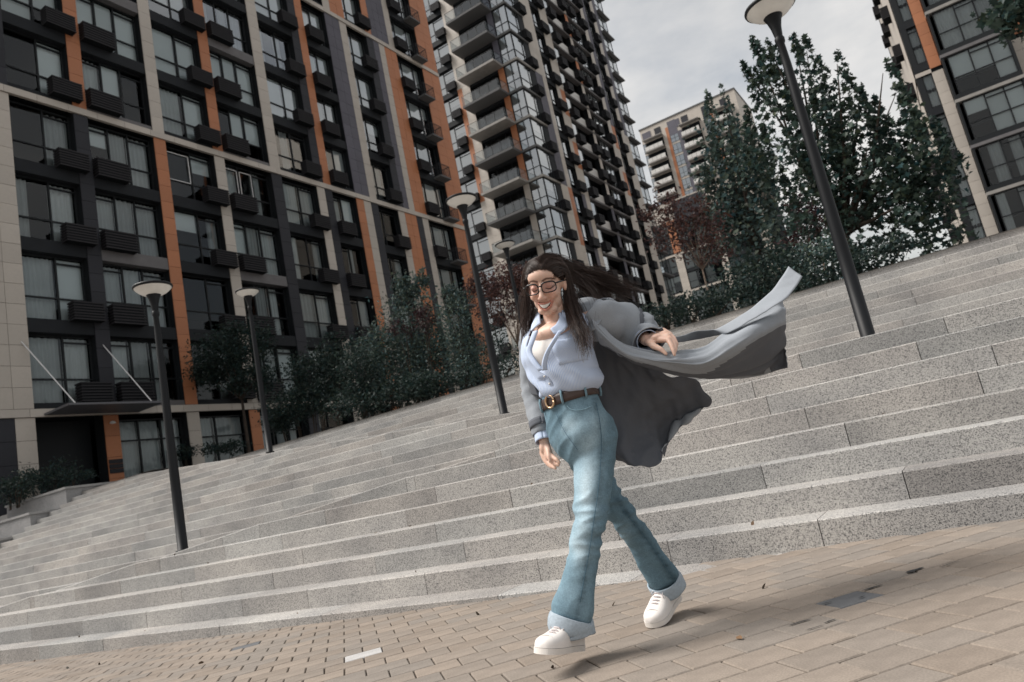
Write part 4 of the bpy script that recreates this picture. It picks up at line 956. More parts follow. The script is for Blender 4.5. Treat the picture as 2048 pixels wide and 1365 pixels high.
# right hand: hanging relaxed, fingers slightly curled
K_ = [px(1084, 907, 2.985), px(1089, 910, 2.965), px(1095, 911, 2.945), px(1101, 910, 2.93)]
sphere(body, (RWR+K_[1])/2+Vector((0, 0, 0)), (.020, .026, .030), 14, 10)
for k_ in K_: chain(body, [RWR.lerp(k_, .15), k_], [.016, .0112], 10)
ft_ = [[(1089, 920, 2.975), (1097, 930, 2.955), (1103, 935, 2.94)], [(1095, 924, 2.955), (1104, 933, 2.935), (1111, 937, 2.92)], [(1102, 921, 2.93), (1110, 928, 2.915), (1117, 931, 2.905)], [(1107, 915, 2.915), (1114, 920, 2.90), (1119, 925, 2.895)]]
for k_, f_ in zip(K_, ft_): finger([k_]+[px(*q) for q in f_], [.0108, .0092, .0082, .0066])
chain(body, [px(1094, 893, 2.955), px(1097, 902, 2.935), px(1098, 913, 2.92), px(1100, 923, 2.915)], [.015, .0125, .0095, .0070], 10)
me = remeshed(body, 'body', .0034, 5, .5)
V = coords(me); L_ = (V-np.array(HC)) @ np.array(HR)/HS
t = np.ones((len(V), 3)); near = np.linalg.norm(L_, axis=1) < .17
L2_ = L_[:, [0, 2]]; near &= L_[:, 1] > .03
def distline(Q):
    Q = np.array(Q)[:, [0, 2]]; d = np.full(len(V), 9.0)
    for a, b2 in zip(Q, Q[1:]):
        ab = b2-a; s_ = np.clip(((L2_-a) @ ab)/(ab @ ab), 0, 1); d = np.minimum(d, np.linalg.norm(L2_-(a+s_[:, None]*ab), axis=1))
    return d
def dpt(x, z): return np.linalg.norm(L2_-np.array((x, z)), axis=1)
def blendc(d, r0, r1, c):
    w = np.clip((r1-d)/(r1-r0), 0, 1)[:, None]*near[:, None]; t[:] = t*(1-w)+w*np.array(c)
for sx in (-1, 1): blendc(dpt(sx*.036, -.026), .004, .028, (1.03, .88, .86))
blendc(dpt(0, -.030), .003, .014, (1.02, .92, .90))
blendc(distline([(-.024, 0, -.055), (-.014, 0, -.066), (0, 0, -.070), (.014, 0, -.066), (.024, 0, -.055)]), .006, .008, (.25, .10, .09))
blendc(distline(UL), .0030, .0050, (.72, .45, .43)); blendc(distline(LL), .0036, .0056, (.80, .50, .47))
for sx in (-1, 1):
    blendc(dpt(sx*.030, .010), .006, .018, (.84, .70, .66))
    blendc(distline([(sx*.011, 0, .030), (sx*.025, 0, .036), (sx*.041, 0, .034), (sx*.050, 0, .027)]), .0022, .0048, (.20, .15, .13))
    blendc(distline([(sx*.017, 0, .000), (sx*.024, 0, -.0035), (sx*.032, 0, -.0045), (sx*.040, 0, -.002), (sx*.047, 0, .004)]), .0014, .0034, (.10, .08, .08))
    blendc(dpt(sx*.0080, -.041), .0018, .0042, (.45, .28, .25))
    blendc(distline([(sx*.016, 0, -.036), (sx*.030, 0, -.043), (sx*.037, 0, -.056)]), .001, .005, (.88, .78, .76))
setcol(me, t); finish(me, 'body', 'skin', person)
# teeth between the lips, dark mouth behind
b = MB(); n_t = 9; A_ = []; B_ = []
for i in range(n_t):
    q = -1+2*i/(n_t-1); x = q*.0250; y = .0935-.0165*q*q; A_.append(hp(x, y, -.0605+.0075*q*q)-WB); B_.append(hp(x*.92, y-.001, -.0735+.0170*q*q)-WB)
b.grid([A_, B_]); b.build('teeth', 'teeth', person, smooth=True)
b = MB(); b.grid([[hp(-.027, .070, -.056)-WB, hp(0, .078, -.060)-WB, hp(.027, .072, -.056)-WB], [hp(-.018, .074, -.070)-WB, hp(0, .080, -.076)-WB, hp(.018, .074, -.070)-WB]]); b.build('mouth', 'leather_brown', person)

# --- glasses
gl_ = empty('glasses'); gl_.parent = person; 
def rim(cx, side):
    pts = []
    for i in range(20):
        a = 2*math.pi*i/20; ca_, sa_ = math.cos(a), math.sin(a); ex = .62
        x = cx+.0265*math.copysign(abs(ca_)**ex, ca_); z = .004+.0205*math.copysign(abs(sa_)**ex, sa_)*(1.0 if sa_ > 0 else .95)
        pts.append(hp(x, .106-((x/.055)**2)*.012+.002*(z/.02), z)-WB)
    return pts
fr = MB()
for cx in (-.0335, .0335):
    pts = rim(cx, 0); fr.path(pts+[pts[0]], .0024, 6); fr.path([pts[k] for k in (1, 2, 3, 4, 5, 6, 7, 8, 9)], .0033, 6)
fr.path([hp(-.009, .1065, .010)-WB, hp(0, .110, .013)-WB, hp(.009, .1065, .010)-WB], .0027, 6)
for sx in (-1, 1): fr.path([hp(sx*.060, .092, .014)-WB, hp(sx*.071, .080, .015)-WB, hp(sx*.080, .03, .013)-WB, hp(sx*.082, -.012, .012)-WB, hp(sx*.078, -.03, -.008)-WB], [.0032, .0032, .0025, .0023, .002], 6)
fr.build('frame', 'glasses_black', gl_, smooth=True)
for cx in (-.0335, .0335): MB().add(rim(cx, 0), [tuple(range(20))]).build('lens', 'lens_glass', gl_)

# --- hair
hair = MB()
g_ = random.Random(5)
def strands(guides, n, spread0, spread1, r=.0012, tone=(.7, 1.5), nseg=14):
    """strands between neighbouring guide curves; spread grows towards the tips"""
    G_ = [cr([tuple(p) for p in q], nseg) for q in guides]
    for _ in range(n):
        q = g_.random()*(len(G_)-1); i = min(int(q), len(G_)-2); w = q-i; C = G_[i]*(1-w)+G_[i+1]*w
        o0 = np.array([g_.gauss(0, 1) for _ in range(3)]); o1 = np.array([g_.gauss(0, 1) for _ in range(3)]); ph = g_.uniform(0, 6); ln = g_.uniform(.75, 1.0); k = max(4, int(nseg*ln))
        tt = np.linspace(0, 1, nseg)[:, None]; wv = np.sin(tt*g_.uniform(4, 11)+ph)*.010*tt
        C2 = C+o0*spread0*(1-tt)+o1*spread1*tt**1.3+o0[::-1]*wv; C2 = C2[:k]
        tn = g_.uniform(*tone); cc = (tn*1.08, tn, tn*.95)
        hair.path([Vector(p)-WB for p in C2], [r*(1-.6*(j/k)**2) for j in range(k)], 3, cap=False, c=cc)
def sc_(x, y, z): return hp(x, y, z)
# cap hugging the skull behind the hairline
cap = MB(); P_ = []
for i in range(15):
    th = math.pi*.62*i/14; row_ = []
    for j in range(33):
        ph = 2*math.pi*j/32; x = math.sin(th)*math.cos(ph); y = math.sin(th)*math.sin(ph); z = math.cos(th)
        front = max(0, y)
        rr = 1.0
        p = Vector((x*.081, -.022+y*.099, .030+z*.090))
        if y > 0:                                              # keep off the face: hairline climbs over the forehead
            lim = .086+.010*(1-abs(x)) if abs(x) < .5 else .086-(abs(x)-.5)*.19
            if p.z < lim: p.z = lim; s_ = math.sqrt(max(.0, 1-((lim-.030)/.090)**2)); p.x = x/max(1e-3, math.hypot(x, y))*s_*.080; p.y = -.022+y/max(1e-3, math.hypot(x, y))*s_*.097
        row_.append(hp(*p)-WB)
    P_.append(row_)
hair.grid(P_, 1, (.6, .6, .6))
part = [sc_(.018, .060, .092), sc_(.015, .02, .118), sc_(.012, -.03, .118)]
# combed up and back from the hairline on both sides of the parting
strands([[sc_(.012, .079, .075), sc_(.004, .070, .094), sc_(-.028, .040, .113), sc_(-.064, .005, .088), sc_(-.084, -.020, .02), px(1056, 625, 2.90), px(1054, 690, 2.92)],
         [sc_(-.016, .079, .073), sc_(-.028, .069, .090), sc_(-.056, .038, .095), sc_(-.078, .010, .045), sc_(-.082, -.005, -.02), px(1052, 635, 2.89), px(1050, 700, 2.91)],
         [sc_(-.038, .072, .066), sc_(-.050, .062, .076), sc_(-.068, .036, .064), sc_(-.078, .016, .015), px(1051, 606, 2.86), px(1049, 650, 2.88), px(1053, 708, 2.89)],
         [sc_(-.054, .060, .044), sc_(-.062, .048, .048), sc_(-.071, .034, .030), sc_(-.076, .024, -.01), px(1052, 612, 2.85), px(1052, 652, 2.87), px(1060, 700, 2.88)]], 210, .003, .006, .0009, (.7, 2.2))
strands([[sc_(.010, -.04, .122), sc_(-.05, -.03, .110), sc_(-.090, -.03, .04), sc_(-.088, -.04, -.03), px(1056, 630, 2.93), px(1056, 680, 2.95), px(1058, 715, 2.95)],
         [sc_(.0, -.09, .085), sc_(-.05, -.09, .07), sc_(-.07, -.08, .0), sc_(-.06, -.08, -.05), px(1066, 625, 2.95), px(1066, 660, 2.95), px(1068, 690, 2.95)]], 80, .005, .006, .0010, (.6, 1.8))
strands([[sc_(0.012, 0.079, 0.075), sc_(.018, .074, .090), sc_(.040, .040, .112), sc_(.076, -.010, .085), px(1150, 590, 2.86), px(1166, 636, 2.75), px(1182, 676, 2.68), px(1180, 708, 2.665)],
         [sc_(0.030, 0.076, 0.071), sc_(.040, .068, .082), sc_(.062, .032, .088), sc_(.086, -.020, .055), px(1142, 596, 2.84), px(1156, 640, 2.73), px(1174, 680, 2.67), px(1172, 716, 2.66)],
         [sc_(0.048, 0.064, 0.059), sc_(.058, .050, .060), sc_(.074, .010, .056), sc_(.088, -.030, .030), px(1134, 600, 2.83), px(1146, 640, 2.73), px(1162, 676, 2.67), px(1166, 708, 2.662)],
         [sc_(.060, .046, .034), sc_(.070, .022, .036), sc_(.080, -.012, .032), px(1132, 610, 2.82), px(1140, 648, 2.73), px(1152, 674, 2.67), px(1158, 700, 2.665)]], 270, .004, .013, .0009, (.7, 2.2))
strands([[sc_(.012, -.03, .122), sc_(.06, -.04, .104), sc_(.092, -.07, .045), px(1150, 590, 2.88), px(1166, 630, 2.80), px(1178, 680, 2.70), px(1178, 726, 2.665)],
         [sc_(.0, -.10, .085), sc_(.04, -.11, .06), sc_(.06, -.10, .0), px(1136, 606, 2.88), px(1146, 650, 2.80), px(1158, 690, 2.72), px(1168, 728, 2.67)]], 150, .006, .012, .0009, (.6, 1.8))
# blown out to the right
strands([[sc_(.016, .05, .105), sc_(.055, .03, .10), sc_(.085, -.03, .065), px(1150, 536, 2.90), px(1195, 546, 2.93), px(1245, 566, 2.95), px(1300, 582, 2.96)],
         [sc_(.014, .0, .118), sc_(.06, -.02, .105), px(1140, 532, 2.92), px(1175, 545, 2.96), px(1210, 562, 3.0), px(1250, 582, 3.0), px(1300, 598, 3.0)],
         [sc_(.012, -.05, .112), sc_(.06, -.06, .09), px(1150, 548, 2.96), px(1180, 566, 2.98), px(1205, 580, 3.0), px(1225, 590, 3.0), px(1255, 600, 3.0)],
         [sc_(.01, -.08, .09), sc_(.06, -.08, .06), px(1150, 566, 2.96), px(1172, 585, 2.97), px(1190, 600, 2.97), px(1200, 612, 2.97), px(1215, 620, 2.97)]], 1000, .006, .018, .0008, (.6, 2.2))
strands([[sc_(.05, .0, .1), px(1140, 536, 2.9), px(1170, 532, 2.92), px(1200, 530, 2.95), px(1225, 545, 2.97)], [sc_(.05, -.02, .1), px(1150, 545, 2.9), px(1185, 560, 2.92), px(1230, 575, 2.95), px(1320, 585, 2.97)]], 40, .004, .016, .0008)
strands([[sc_(.0, .03, .118), px(1120, 506, 2.86), px(1150, 520, 2.9), px(1190, 535, 2.95), px(1235, 560, 3.0)], [sc_(.06, -.03, .08), px(1150, 560, 2.85), px(1190, 590, 2.85), px(1200, 640, 2.75), px(1195, 690, 2.68)], [sc_(.07, -.02, .04), px(1140, 600, 2.78), px(1150, 650, 2.68), px(1140, 700, 2.66), px(1150, 730, 2.65)]], 36, .008, .020, .0006, (1.0, 2.4))
strands([[sc_(-.06, .03, .06), px(1050, 590, 2.86), px(1044, 640, 2.88), px(1046, 690, 2.9), px(1050, 725, 2.9)], [sc_(-.06, -.03, .06), px(1040, 600, 2.9), px(1044, 650, 2.92), px(1046, 700, 2.92), px(1056, 720, 2.92)]], 30, .004, .012, .0007, (1.0, 2.6))
hair.build('hair', ['hair', 'hair_cap'], person, smooth=True)

# --- white tee and blue shirt
def torso(sections, nr, nc):
    Z = cr(sections, nr); G = np.zeros((nr, nc+1, 3))
    for i, (cx, cy, z, a, b2, e) in enumerate(Z):
        for j in range(nc+1):
            th = 2*math.pi*j/nc+math.pi/2; c_, s_ = math.cos(th), math.sin(th)      # j=0 and nc at her back, nc/2 at the front
            G[i, j] = (cx+a*math.copysign(abs(c_)**e, c_), cy+b2*math.copysign(abs(s_)**e, s_), z)
    return G
X0, Y0_ = -1.315, 2.555
secs = [(X0, Y0_, .225, .092, .071, .92), (X0, Y0_, .266, .098, .076, .92), (X0+.004, Y0_, .292, .129, .102, .92), (X0+.006, Y0_-.002, .345, .136, .109, .92), (X0+.000, Y0_-.006, .40, .141, .111, .92), (X0-.004, Y0_-.010, .445, .144, .115, .92),
        (X0-.002, Y0_-.004, .490, .147, .101, .88), (X0+.006, Y0_+.004, .530, .150, .080, .84), (X0+.014, Y0_+.002, .562, .124, .066, .9), (X0+.020, Y0_-.006, .585, .070, .058, 1.0)]
G = torso(secs, 64, 112)
tee = G.copy(); cxy = np.array((X0, Y0_)); tk = np.clip((tee[:, :, 2]-.30)/.1, 0, 1)[..., None]*.09+.845; tee[:, :, :2] = cxy+(tee[:, :, :2]-cxy)*tk
keep = [[not (tee[i, j][2] > .505+.45*max(0, abs(tee[i, j][0]-X0)-.045) and tee[i, j][1] < Y0_+.02) and tee[i, j][2] < .56 for j in range(112)] for i in range(63)]
sheet_obj(tee, 'tee_shirt', 'tee_white', person, .002, keep=keep)
# folds: pulls from the bust towards the waist
N = normals(G); Gs = G.copy()
for i in range(G.shape[0]):
    for j in range(G.shape[1]):
        p = Vector(G[i, j]); x = p.x-X0; z = p.z
        q = Vector((x*.75+z*.65, p.y*.4, z*.75-x*.65)); rg = lambda v: (1-abs(mnoise.noise(v))*2.2)
        d = .026*(rg(Vector((q.x*13, q.y*4, q.z*3.2)))-.5)*max(0, 1-abs(z-.345)/.13)
        d += .016*(rg(Vector((x*13+z*4, p.y*5+4, z*5)))-.5)*max(0, 1-abs(z-.46)/.12)
        d += .004*mnoise.noise(p*22)
        if z > .35: d = max(d, -.004)
        Gs[i, j] += N[i, j]*d*(1 if z > .27 else .2)*(-1 if N[0, 0][1] < 0 else 1)
Gs[:, -1] = Gs[:, 0]
def vopen(z):
    return 0 if z < .37 else (.072*(z-.37)/.12 if z < .49 else .072)
keep = [[not (Gs[i, j][1] < Y0_-.02 and abs(Gs[i, j][0]-(X0-.010-.10*(.60-Gs[i, j][2]))) < vopen(Gs[i, j][2])) for j in range(112)] for i in range(63)]
sh = sheet_obj(Gs, 'shirt', 'shirt_stripe', person, .003, None, True, True, keep)
# placket, breast pocket, buttons follow the front of the shirt
def front(x, z, off=.004):
    """point on the front of the shirt at lateral x and height z"""
    i = int(np.argmin(np.abs(Gs[:, 56, 2]-z))); c = [j for j in range(30, 83)]; j = min(c, key=lambda j: abs(Gs[i, j][0]-x)); p = Gs[i, j].copy(); nn = N[i, j]*(1 if N[i, j][1] < 0 else -1); return p+nn*off
def ribbon(name, pts, w, m, parent, off=.004, thick=.002):
    A = np.array([[front(x-w/2, z, off), front(x, z, off+.001), front(x+w/2, z, off)] for x, z in pts]); return sheet_obj(A, name, m, parent, thick, None, True, True)
ribbon('placket', [(X0-.032, .375), (X0-.028, .345), (X0-.022, .315), (X0-.018, .285), (X0-.014, .255)], .030, 'shirt_stripe', sh)
pk = np.array([[front(X0+.045+.085*a, .475-.095*(b2 if abs(a-.5) > .01 else b2*1.08), .005) for a in np.linspace(0, 1, 9)] for b2 in np.linspace(0, 1, 9)])
sheet_obj(pk, 'breast_pocket', 'shirt_stripe', sh, .002, None, True, True)
for z in (.355, .318, .281):
    p = front(X0-.026+(.355-z)*.12, z, .008); bt_ = MB(); sphere(bt_, Vector(p)-WB, (.0045, .003, .0045), 8, 6); bt_.build('button', 'tee_white', sh, smooth=True)
# collar: two standing leaves folding outwards
cl = [[px(1115, 660, 2.74), px(1118, 645, 2.755), px(1122, 628, 2.78), px(1128, 614, 2.83)], [px(1101, 657, 2.725), px(1112, 650, 2.735), px(1120, 640, 2.75), px(1130, 628, 2.80)], [px(1108, 668, 2.715), px(1126, 664, 2.72), px(1136, 652, 2.735), px(1142, 640, 2.79)]]
sheet_obj(surf(cl, 10, 10), 'collar', 'shirt_stripe', sh, .003, None, True, True)
cl = [[px(1082, 648, 2.80), px(1080, 634, 2.82), px(1080, 622, 2.86)], [px(1072, 655, 2.80), px(1071, 642, 2.83), px(1073, 630, 2.88)], [px(1062, 664, 2.80), px(1064, 652, 2.84), px(1069, 640, 2.90)]]
sheet_obj(surf(cl, 10, 10), 'collar', 'shirt_stripe', sh, .003, None, True, True)
# open edges of the shirt front, turned back
for pts_, side in (([(1118, 662, 2.725), (1107, 680, 2.705), (1092, 706, 2.70), (1086, 728, 2.705), (1087, 742, 2.715)], 1), ([(1074, 662, 2.78), (1066, 684, 2.765), (1061, 704, 2.76), (1071, 724, 2.735), (1085, 741, 2.718)], -1)):
    C = [px(*q) for q in pts_]; wd_ = .016
    A = np.array([[np.array(c)+np.array(rh)*(-side*wd_*.3), np.array(c)-np.array(vh)*.006, np.array(c)+np.array(rh)*side*wd_] for c in C])
    sheet_obj(surf([[Vector(q) for q in r] for r in A], 16, 6), 'front_facing', 'shirt_stripe', sh, .002, None, True, True)
# shirt cuffs
G = tube_grid([LWR.lerp(LEL, .16), LWR.lerp(LEL, -.02), LWR.lerp(LEL, -.10)], [.040, .041, .043], 6, 24); sheet_obj(G, 'cuff', 'shirt_stripe', sh, .003, None, True, True)
G = tube_grid([RWR.lerp(REL, .22), RWR.lerp(REL, .08), RWR.lerp(REL, -.02)], [.033, .034, .036], 6, 24); sheet_obj(G, 'cuff', 'shirt_stripe', sh, .003, None, True, True)

# --- jeans
jb = MB()
pv = torso([(X0, Y0_, .290, .110, .088, .94), (X0, Y0_, .262, .1125, .0895, .94), (X0+.001, Y0_, .225, .116, .092, .94), (X0+.004, Y0_+.002, .185, .123, .098, .94), (X0+.009, Y0_+.005, .140, .129, .106, .94), (X0+.014, Y0_+.007, .095, .126, .107, .94), (X0+.016, Y0_+.006, .055, .112, .096, .95), (X0+.016, Y0_+.004, .020, .085, .075, 1.0), (X0+.016, Y0_+.004, .0, .05, .05, 1.0)], 26, 48)
jb.grid([[tuple(p) for p in r[:-1]]+[tuple(r[0])] for r in pv]); jb.add([tuple(p) for p in pv[0][:-1]], [tuple(range(48))]); jb.add([tuple(p) for p in pv[-1][:-1]], [tuple(range(47, -1, -1))])
for leg, rr in ((LLEG, (.086, .077, .0575, .059, .070)), (RLEG, (.074, .067, .054, .055, .066))):
    L2 = list(leg); d_ = (leg[-1]-leg[-2]).normalized(); L2[-1] = leg[-1]-d_*(rr[-1]+.012)
    C = cr([tuple(p) for p in L2], 14); rr2 = cr([(r,) for r in rr], 14)[:, 0]; chain(jb, [Vector(c) for c in C], list(rr2), 22)
me = remeshed(jb, 'jeans', .0062, 9, .6)
V = coords(me); Nn = np.empty(len(V)*3); me.vertices.foreach_get('normal', Nn); Nn = Nn.reshape(-1, 3)
t = np.ones((len(V), 3)); lp = np.array([tuple(p) for p in LLEG]); rp2 = np.array([tuple(p) for p in RLEG])
def along(poly):
    best = np.full(len(V), 9.0); tt = np.zeros(len(V)); acc = 0; cen = np.zeros((len(V), 3))
    for a, b2 in zip(poly, poly[1:]):
        ab = b2-a; s_ = np.clip(((V-a) @ ab)/(ab @ ab), 0, 1); q = a+s_[:, None]*ab; d = np.linalg.norm(V-q, axis=1); m2 = d < best
        best[m2] = d[m2]; tt[m2] = (acc+s_*np.linalg.norm(ab))[m2]; cen[m2] = q[m2]; acc += np.linalg.norm(ab)
    return best, tt, cen
_d = V @ np.array(cF); uvp = np.stack((1024+FPX*(V @ np.array(cR))/_d, 682.5-FPX*(V @ np.array(cU))/_d), 1)
SEAM_L = [(1190, 800), (1203, 880), (1201, 930), (1196, 985), (1188, 1040), (1180, 1095), (1170, 1150), (1154, 1240)]; SEAM_R = [(1235, 1000), (1275, 1055), (1305, 1095), (1335, 1140), (1360, 1180)]
def pdist(u, v, Q):
    b2 = 99.
    for (x0, y0), (x1, y1) in zip(Q, Q[1:]):
        s_ = max(0, min(1, ((u-x0)*(x1-x0)+(v-y0)*(y1-y0))/((x1-x0)**2+(y1-y0)**2))); b2 = min(b2, math.hypot(u-x0-s_*(x1-x0), v-y0-s_*(y1-y0)))
    return b2
dl, tl, cl_ = along(lp); dr, tr_, cr_ = along(rp2); isl = dl < dr
for i in range(len(V)):
    p = Vector(V[i]); left = isl[i]; tt = tl[i] if left else tr_[i]; rel = V[i]-(cl_[i] if left else cr_[i])
    f = .0035*mnoise.noise(p*12)
    rg = lambda v: (1-abs(mnoise.noise(v))*2.2)
    if p.z > -.06: q = Vector(((p.x-X0)*.8+p.z*.6, p.y*.6, p.z*.8-(p.x-X0)*.6)); f += .0075*(rg(Vector((q.x*5, q.y*5, q.z*22)))-.4)*max(0, 1-abs(p.z-.09)/.16)
    kn = math.exp(-((p.z+.22)/.13)**2); f += .011*kn*(rg(Vector((p.x*7, p.y*7, p.z*24+3)))-.4)
    lo = max(0, min(1, (-.34-p.z)/.12)); f += lo*(.007*math.sin(math.atan2(rel[1], rel[0])*3+p.z*9)+.006*(rg(Vector((p.x*9, p.y*9, p.z*9)))-.4))
    V[i] += Nn[i]*f
    u_, v_ = uvp[i]                                        # wear: paler on thigh and knee, darker puckers along the seams
    def bell(cu, cv, ru, rv): return math.exp(-((u_-cu-(v_-cv)*-.06)/ru)**2-((v_-cv)/rv)**2)
    if left:
        fade = 1.0*bell(1172, 960, 26, 95)+.75*bell(1160, 1090, 22, 40)+.30*bell(1150, 1200, 40, 60)+.5*bell(1140, 850, 30, 30)+.35*bell(1195, 850, 20, 40)
        sd2 = pdist(u_, v_, SEAM_L)
    else:
        fade = .45*bell(1130, 900, 20, 45)+.35*bell(1245, 1075, 18, 30); sd2 = pdist(u_, v_, SEAM_R)
    fade *= 1+.55*mnoise.noise(p*14)
    pk_ = mnoise.noise(Vector((u_*.05, v_*.22, 0)))
    dk = .40*math.exp(-(sd2/7)**2)*(.75+.9*pk_)-.18*math.exp(-((sd2-13)/6)**2)*max(0, pk_)
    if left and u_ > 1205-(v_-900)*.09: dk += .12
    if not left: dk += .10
    k = 1.0+1.25*fade-dk+.16*mnoise.noise(p*7)+.08*mnoise.noise(p*40)
    t[i] = (k*(1+.40*fade), k*(1+.10*fade), k*(1-.02*fade))
me.vertices.foreach_set('co', V.ravel()); setcol(me, t); jeans = finish(me, 'jeans', 'denim', person)
for leg, r_, tl_ in ((LLEG, .0755, Vector((.02, .05, -.5))), (RLEG, .0715, Vector((0, .0, 0)))):
    a_, b_ = leg[-2], leg[-1]; d = (b_-a_).normalized(); e_ = b_-d*.004; r3 = Vector((tl_.x, tl_.y, 0))
    G = tube_grid([e_-d*.050, e_-d*.034, e_-d*.017+r3*.2, e_+d*.006+r3*.4], [r_*.955, r_*.99, r_*1.0, r_*1.0], 12, 44)
    for j in range(45):
        for i in range(12):
            if tl_.z: G[i, j][2] -= max(0, (G[i, j][1]-e_.y))*.35*(i/11)-.006*(i/11)      # hangs lower at the heel
    G = wrinkle(G, .007, 11, 3, closed=True)
    cu = sheet_obj(G, 'turned_up_cuff', 'denim_inside', jeans, .005)
    H2 = G[:3].copy(); N2 = normals(G)[:3]; sheet_obj(H2+N2*.0022, 'hem_stitch', 'denim', jeans, .003)
# belt, buckle, loops
def waist(th, z, k=1.0): 
    c_, s_ = math.cos(th), math.sin(th); return Vector((X0+.110*k*math.copysign(abs(c_)**.92, c_), Y0_+.088*k*math.copysign(abs(s_)**.92, s_), z))
bz = lambda th: .258+.010*math.cos(th)
A = np.array([[np.array(waist(th, bz(th)+dz, 1.075)) for th in np.linspace(0, 2*math.pi, 61)] for dz in (.0205, .007, -.007, -.0205)])
belt = sheet_obj(A, 'belt', 'leather_brown', person, .004)
thb = -math.pi/2-.30; cbk = waist(thb, bz(thb), 1.12); tb = (waist(thb+.05, 0)-waist(thb-.05, 0)).normalized()
b = MB(); ring = [cbk+tb*.021*math.cos(a)+Vector((0, 0, 1))*.024*math.sin(a)-WB for a in np.linspace(0, 2*math.pi, 21)]; b.path(ring, .0042, 8); b.build('buckle', 'brass', belt, smooth=True)
for th in (thb-.62, thb+.42, thb+1.25, thb+2.2):
    q = MB(); c0 = waist(th, bz(th), 1.105); tt_ = (waist(th+.05, 0)-waist(th-.05, 0)).normalized(); nn = tt_.cross(Vector((0, 0, 1)))
    q.path([c0+Vector((0, 0, .026))-WB, c0+nn*.004+Vector((0, 0, .012))-WB, c0+nn*.004-Vector((0, 0, .012))-WB, c0-Vector((0, 0, .028))-WB], .0048, 5); q.c = [(1.3, 1.25, 1.2)]*len(q.v); q.build('belt_loop', 'denim', jeans, smooth=True)
# front pocket edge and fly as raised seams on the jeans
def jpt(u, v, s): return px(u, v, s)-WB
def surfpt(u, v):
    """foremost point of the jeans near a sight line"""
    d = np.array(ray(u, v)); d /= np.linalg.norm(d); q = V @ d; off = np.linalg.norm(V-np.outer(q, d), axis=1); c = np.where(off < .012)[0]; i = c[np.argmin(q[c])] if len(c) else int(np.argmin(off)); return Vector(d*q[i])-WB-Vector(d)*.002
def seam(name, pts, r, tone, parent=jeans):
    q = MB(); P2 = [surfpt(*p) for p in pts]; q.path([Vector(x) for x in cr([tuple(p) for p in P2], 3*len(P2))], r, 5); q.c = [tone]*len(q.v); q.build(name, 'denim', parent, smooth=True)
seam('pocket_edge', [(1134, 812), (1140, 818), (1152, 821), (1168, 819), (1184, 812)], .0013, (1.9, 1.8, 1.7))
seam('fly_seam', [(1112, 826), (1120, 846), (1132, 868), (1145, 886), (1155, 900)], .0010, (.55, .6, .65))
seam('side_seam', [(1192, 806), (1199, 840), (1203, 880), (1201, 930), (1196, 985), (1188, 1040), (1180, 1095), (1170, 1150), (1160, 1205)], .0013, (.5, .58, .62))
seam('side_seam', [(1245, 1020), (1275, 1055), (1305, 1095), (1335, 1140), (1352, 1165)], .0012, (.5, .58, .62))

# --- sneakers
def shoe(heel, toe, upv, label, flex=0):
    """heel and toe: points on the underside of the sole"""
    ax = (toe-heel); Ls = ax.length; ax.normalize(); upv = (upv-ax*upv.dot(ax)).normalized(); sd_ = ax.cross(upv).normalized()
    P = lambda a, s_, u_: heel+ax*(a*Ls)+sd_*s_+upv*u_-WB
    st_ = [(0.0, .022, .060), (.05, .032, .078), (.18, .036, .090), (.32, .036, .096), (.42, .038, .096), (.55, .043, .084), (.68, .047, .069), (.80, .047, .060), (.90, .041, .054), (.965, .027, .046), (.99, .014, .036), (1.0, .003, .028)]
    A = cr(st_, 30); b = MB(); rows_ = []
    for a, w, h in A:
        row_ = []
        for th in np.linspace(0, math.pi, 17): c_, s_ = math.cos(th), math.sin(th); row_.append(P(a, w*math.copysign(abs(c_)**.75, c_), .020+max(0, h-.020)*abs(s_)**.72))
        rows_.append(row_)
    b.grid(rows_); b.add(list(rows_[0]), [tuple(range(17))]); b.add(list(rows_[-1]), [tuple(range(16, -1, -1))]); o = b.build('shoe', 'shoe_white', person, smooth=True)
    if label: o['label'] = label
    s_ = MB(); rr_ = []
    outl = [P(a, w*1.03+.001, 0) for a, w, h in A]+[P(a, -w*1.03-.001, 0) for a, w, h in A[::-1]]; n = len(outl)
    top_ = [q+upv*.019 for q in outl]; mid_ = [q+upv*.004 for q in outl]
    s_.add(outl+mid_+top_, [tuple(range(n-1, -1, -1))]+[(k*n+i, k*n+(i+1) % n, (k+1)*n+(i+1) % n, (k+1)*n+i) for k in (0, 1) for i in range(n)]+[tuple(range(2*n, 3*n))]); s_.build('sole', 'shoe_sole', o)
    for a in (.48, .54, .60, .66, .72):
        h = float(np.interp(a, A[:, 0], A[:, 2])); q = MB()
        q.path([P(a-.02, .023, h-.010), P(a, .009, h+.003), P(a+.014, -.009, h+.003), P(a-.008, -.023, h-.010)], .0032, 6); q.build('lace', 'lace', o, smooth=True)
    q = MB(); q.path([P(.49, 0, .088), P(.53, .022, .094), P(.58, .030, .078), P(.53, .012, .088), P(.49, 0, .088), P(.53, -.022, .094), P(.60, -.028, .074), P(.53, -.010, .088)], .0024, 6); q.build('lace', 'lace', o, smooth=True)
    q = MB(); q.path([Vector(P(.86, w_*.043, .020+.040*math.sqrt(max(0, 1-w_*w_)))) for w_ in np.linspace(-.98, .98, 11)], .0016, 5); q.build('toe_seam', 'shoe_sole', o, smooth=True)
    return o
shoe(px(1158, 1300, 2.80), px(1080, 1309, 2.60), Vector((.10, -.28, 1)), 'white sneaker of the leading foot, toe lifted')
shoe(px(1352, 1195, 3.24)+Vector((0, 0, .0)), Vector((-1.285, 2.765, zplaza(-1.28)+.002)), Vector((.0, -.5, 1)), 'white sneaker of the trailing foot, heel lifted')

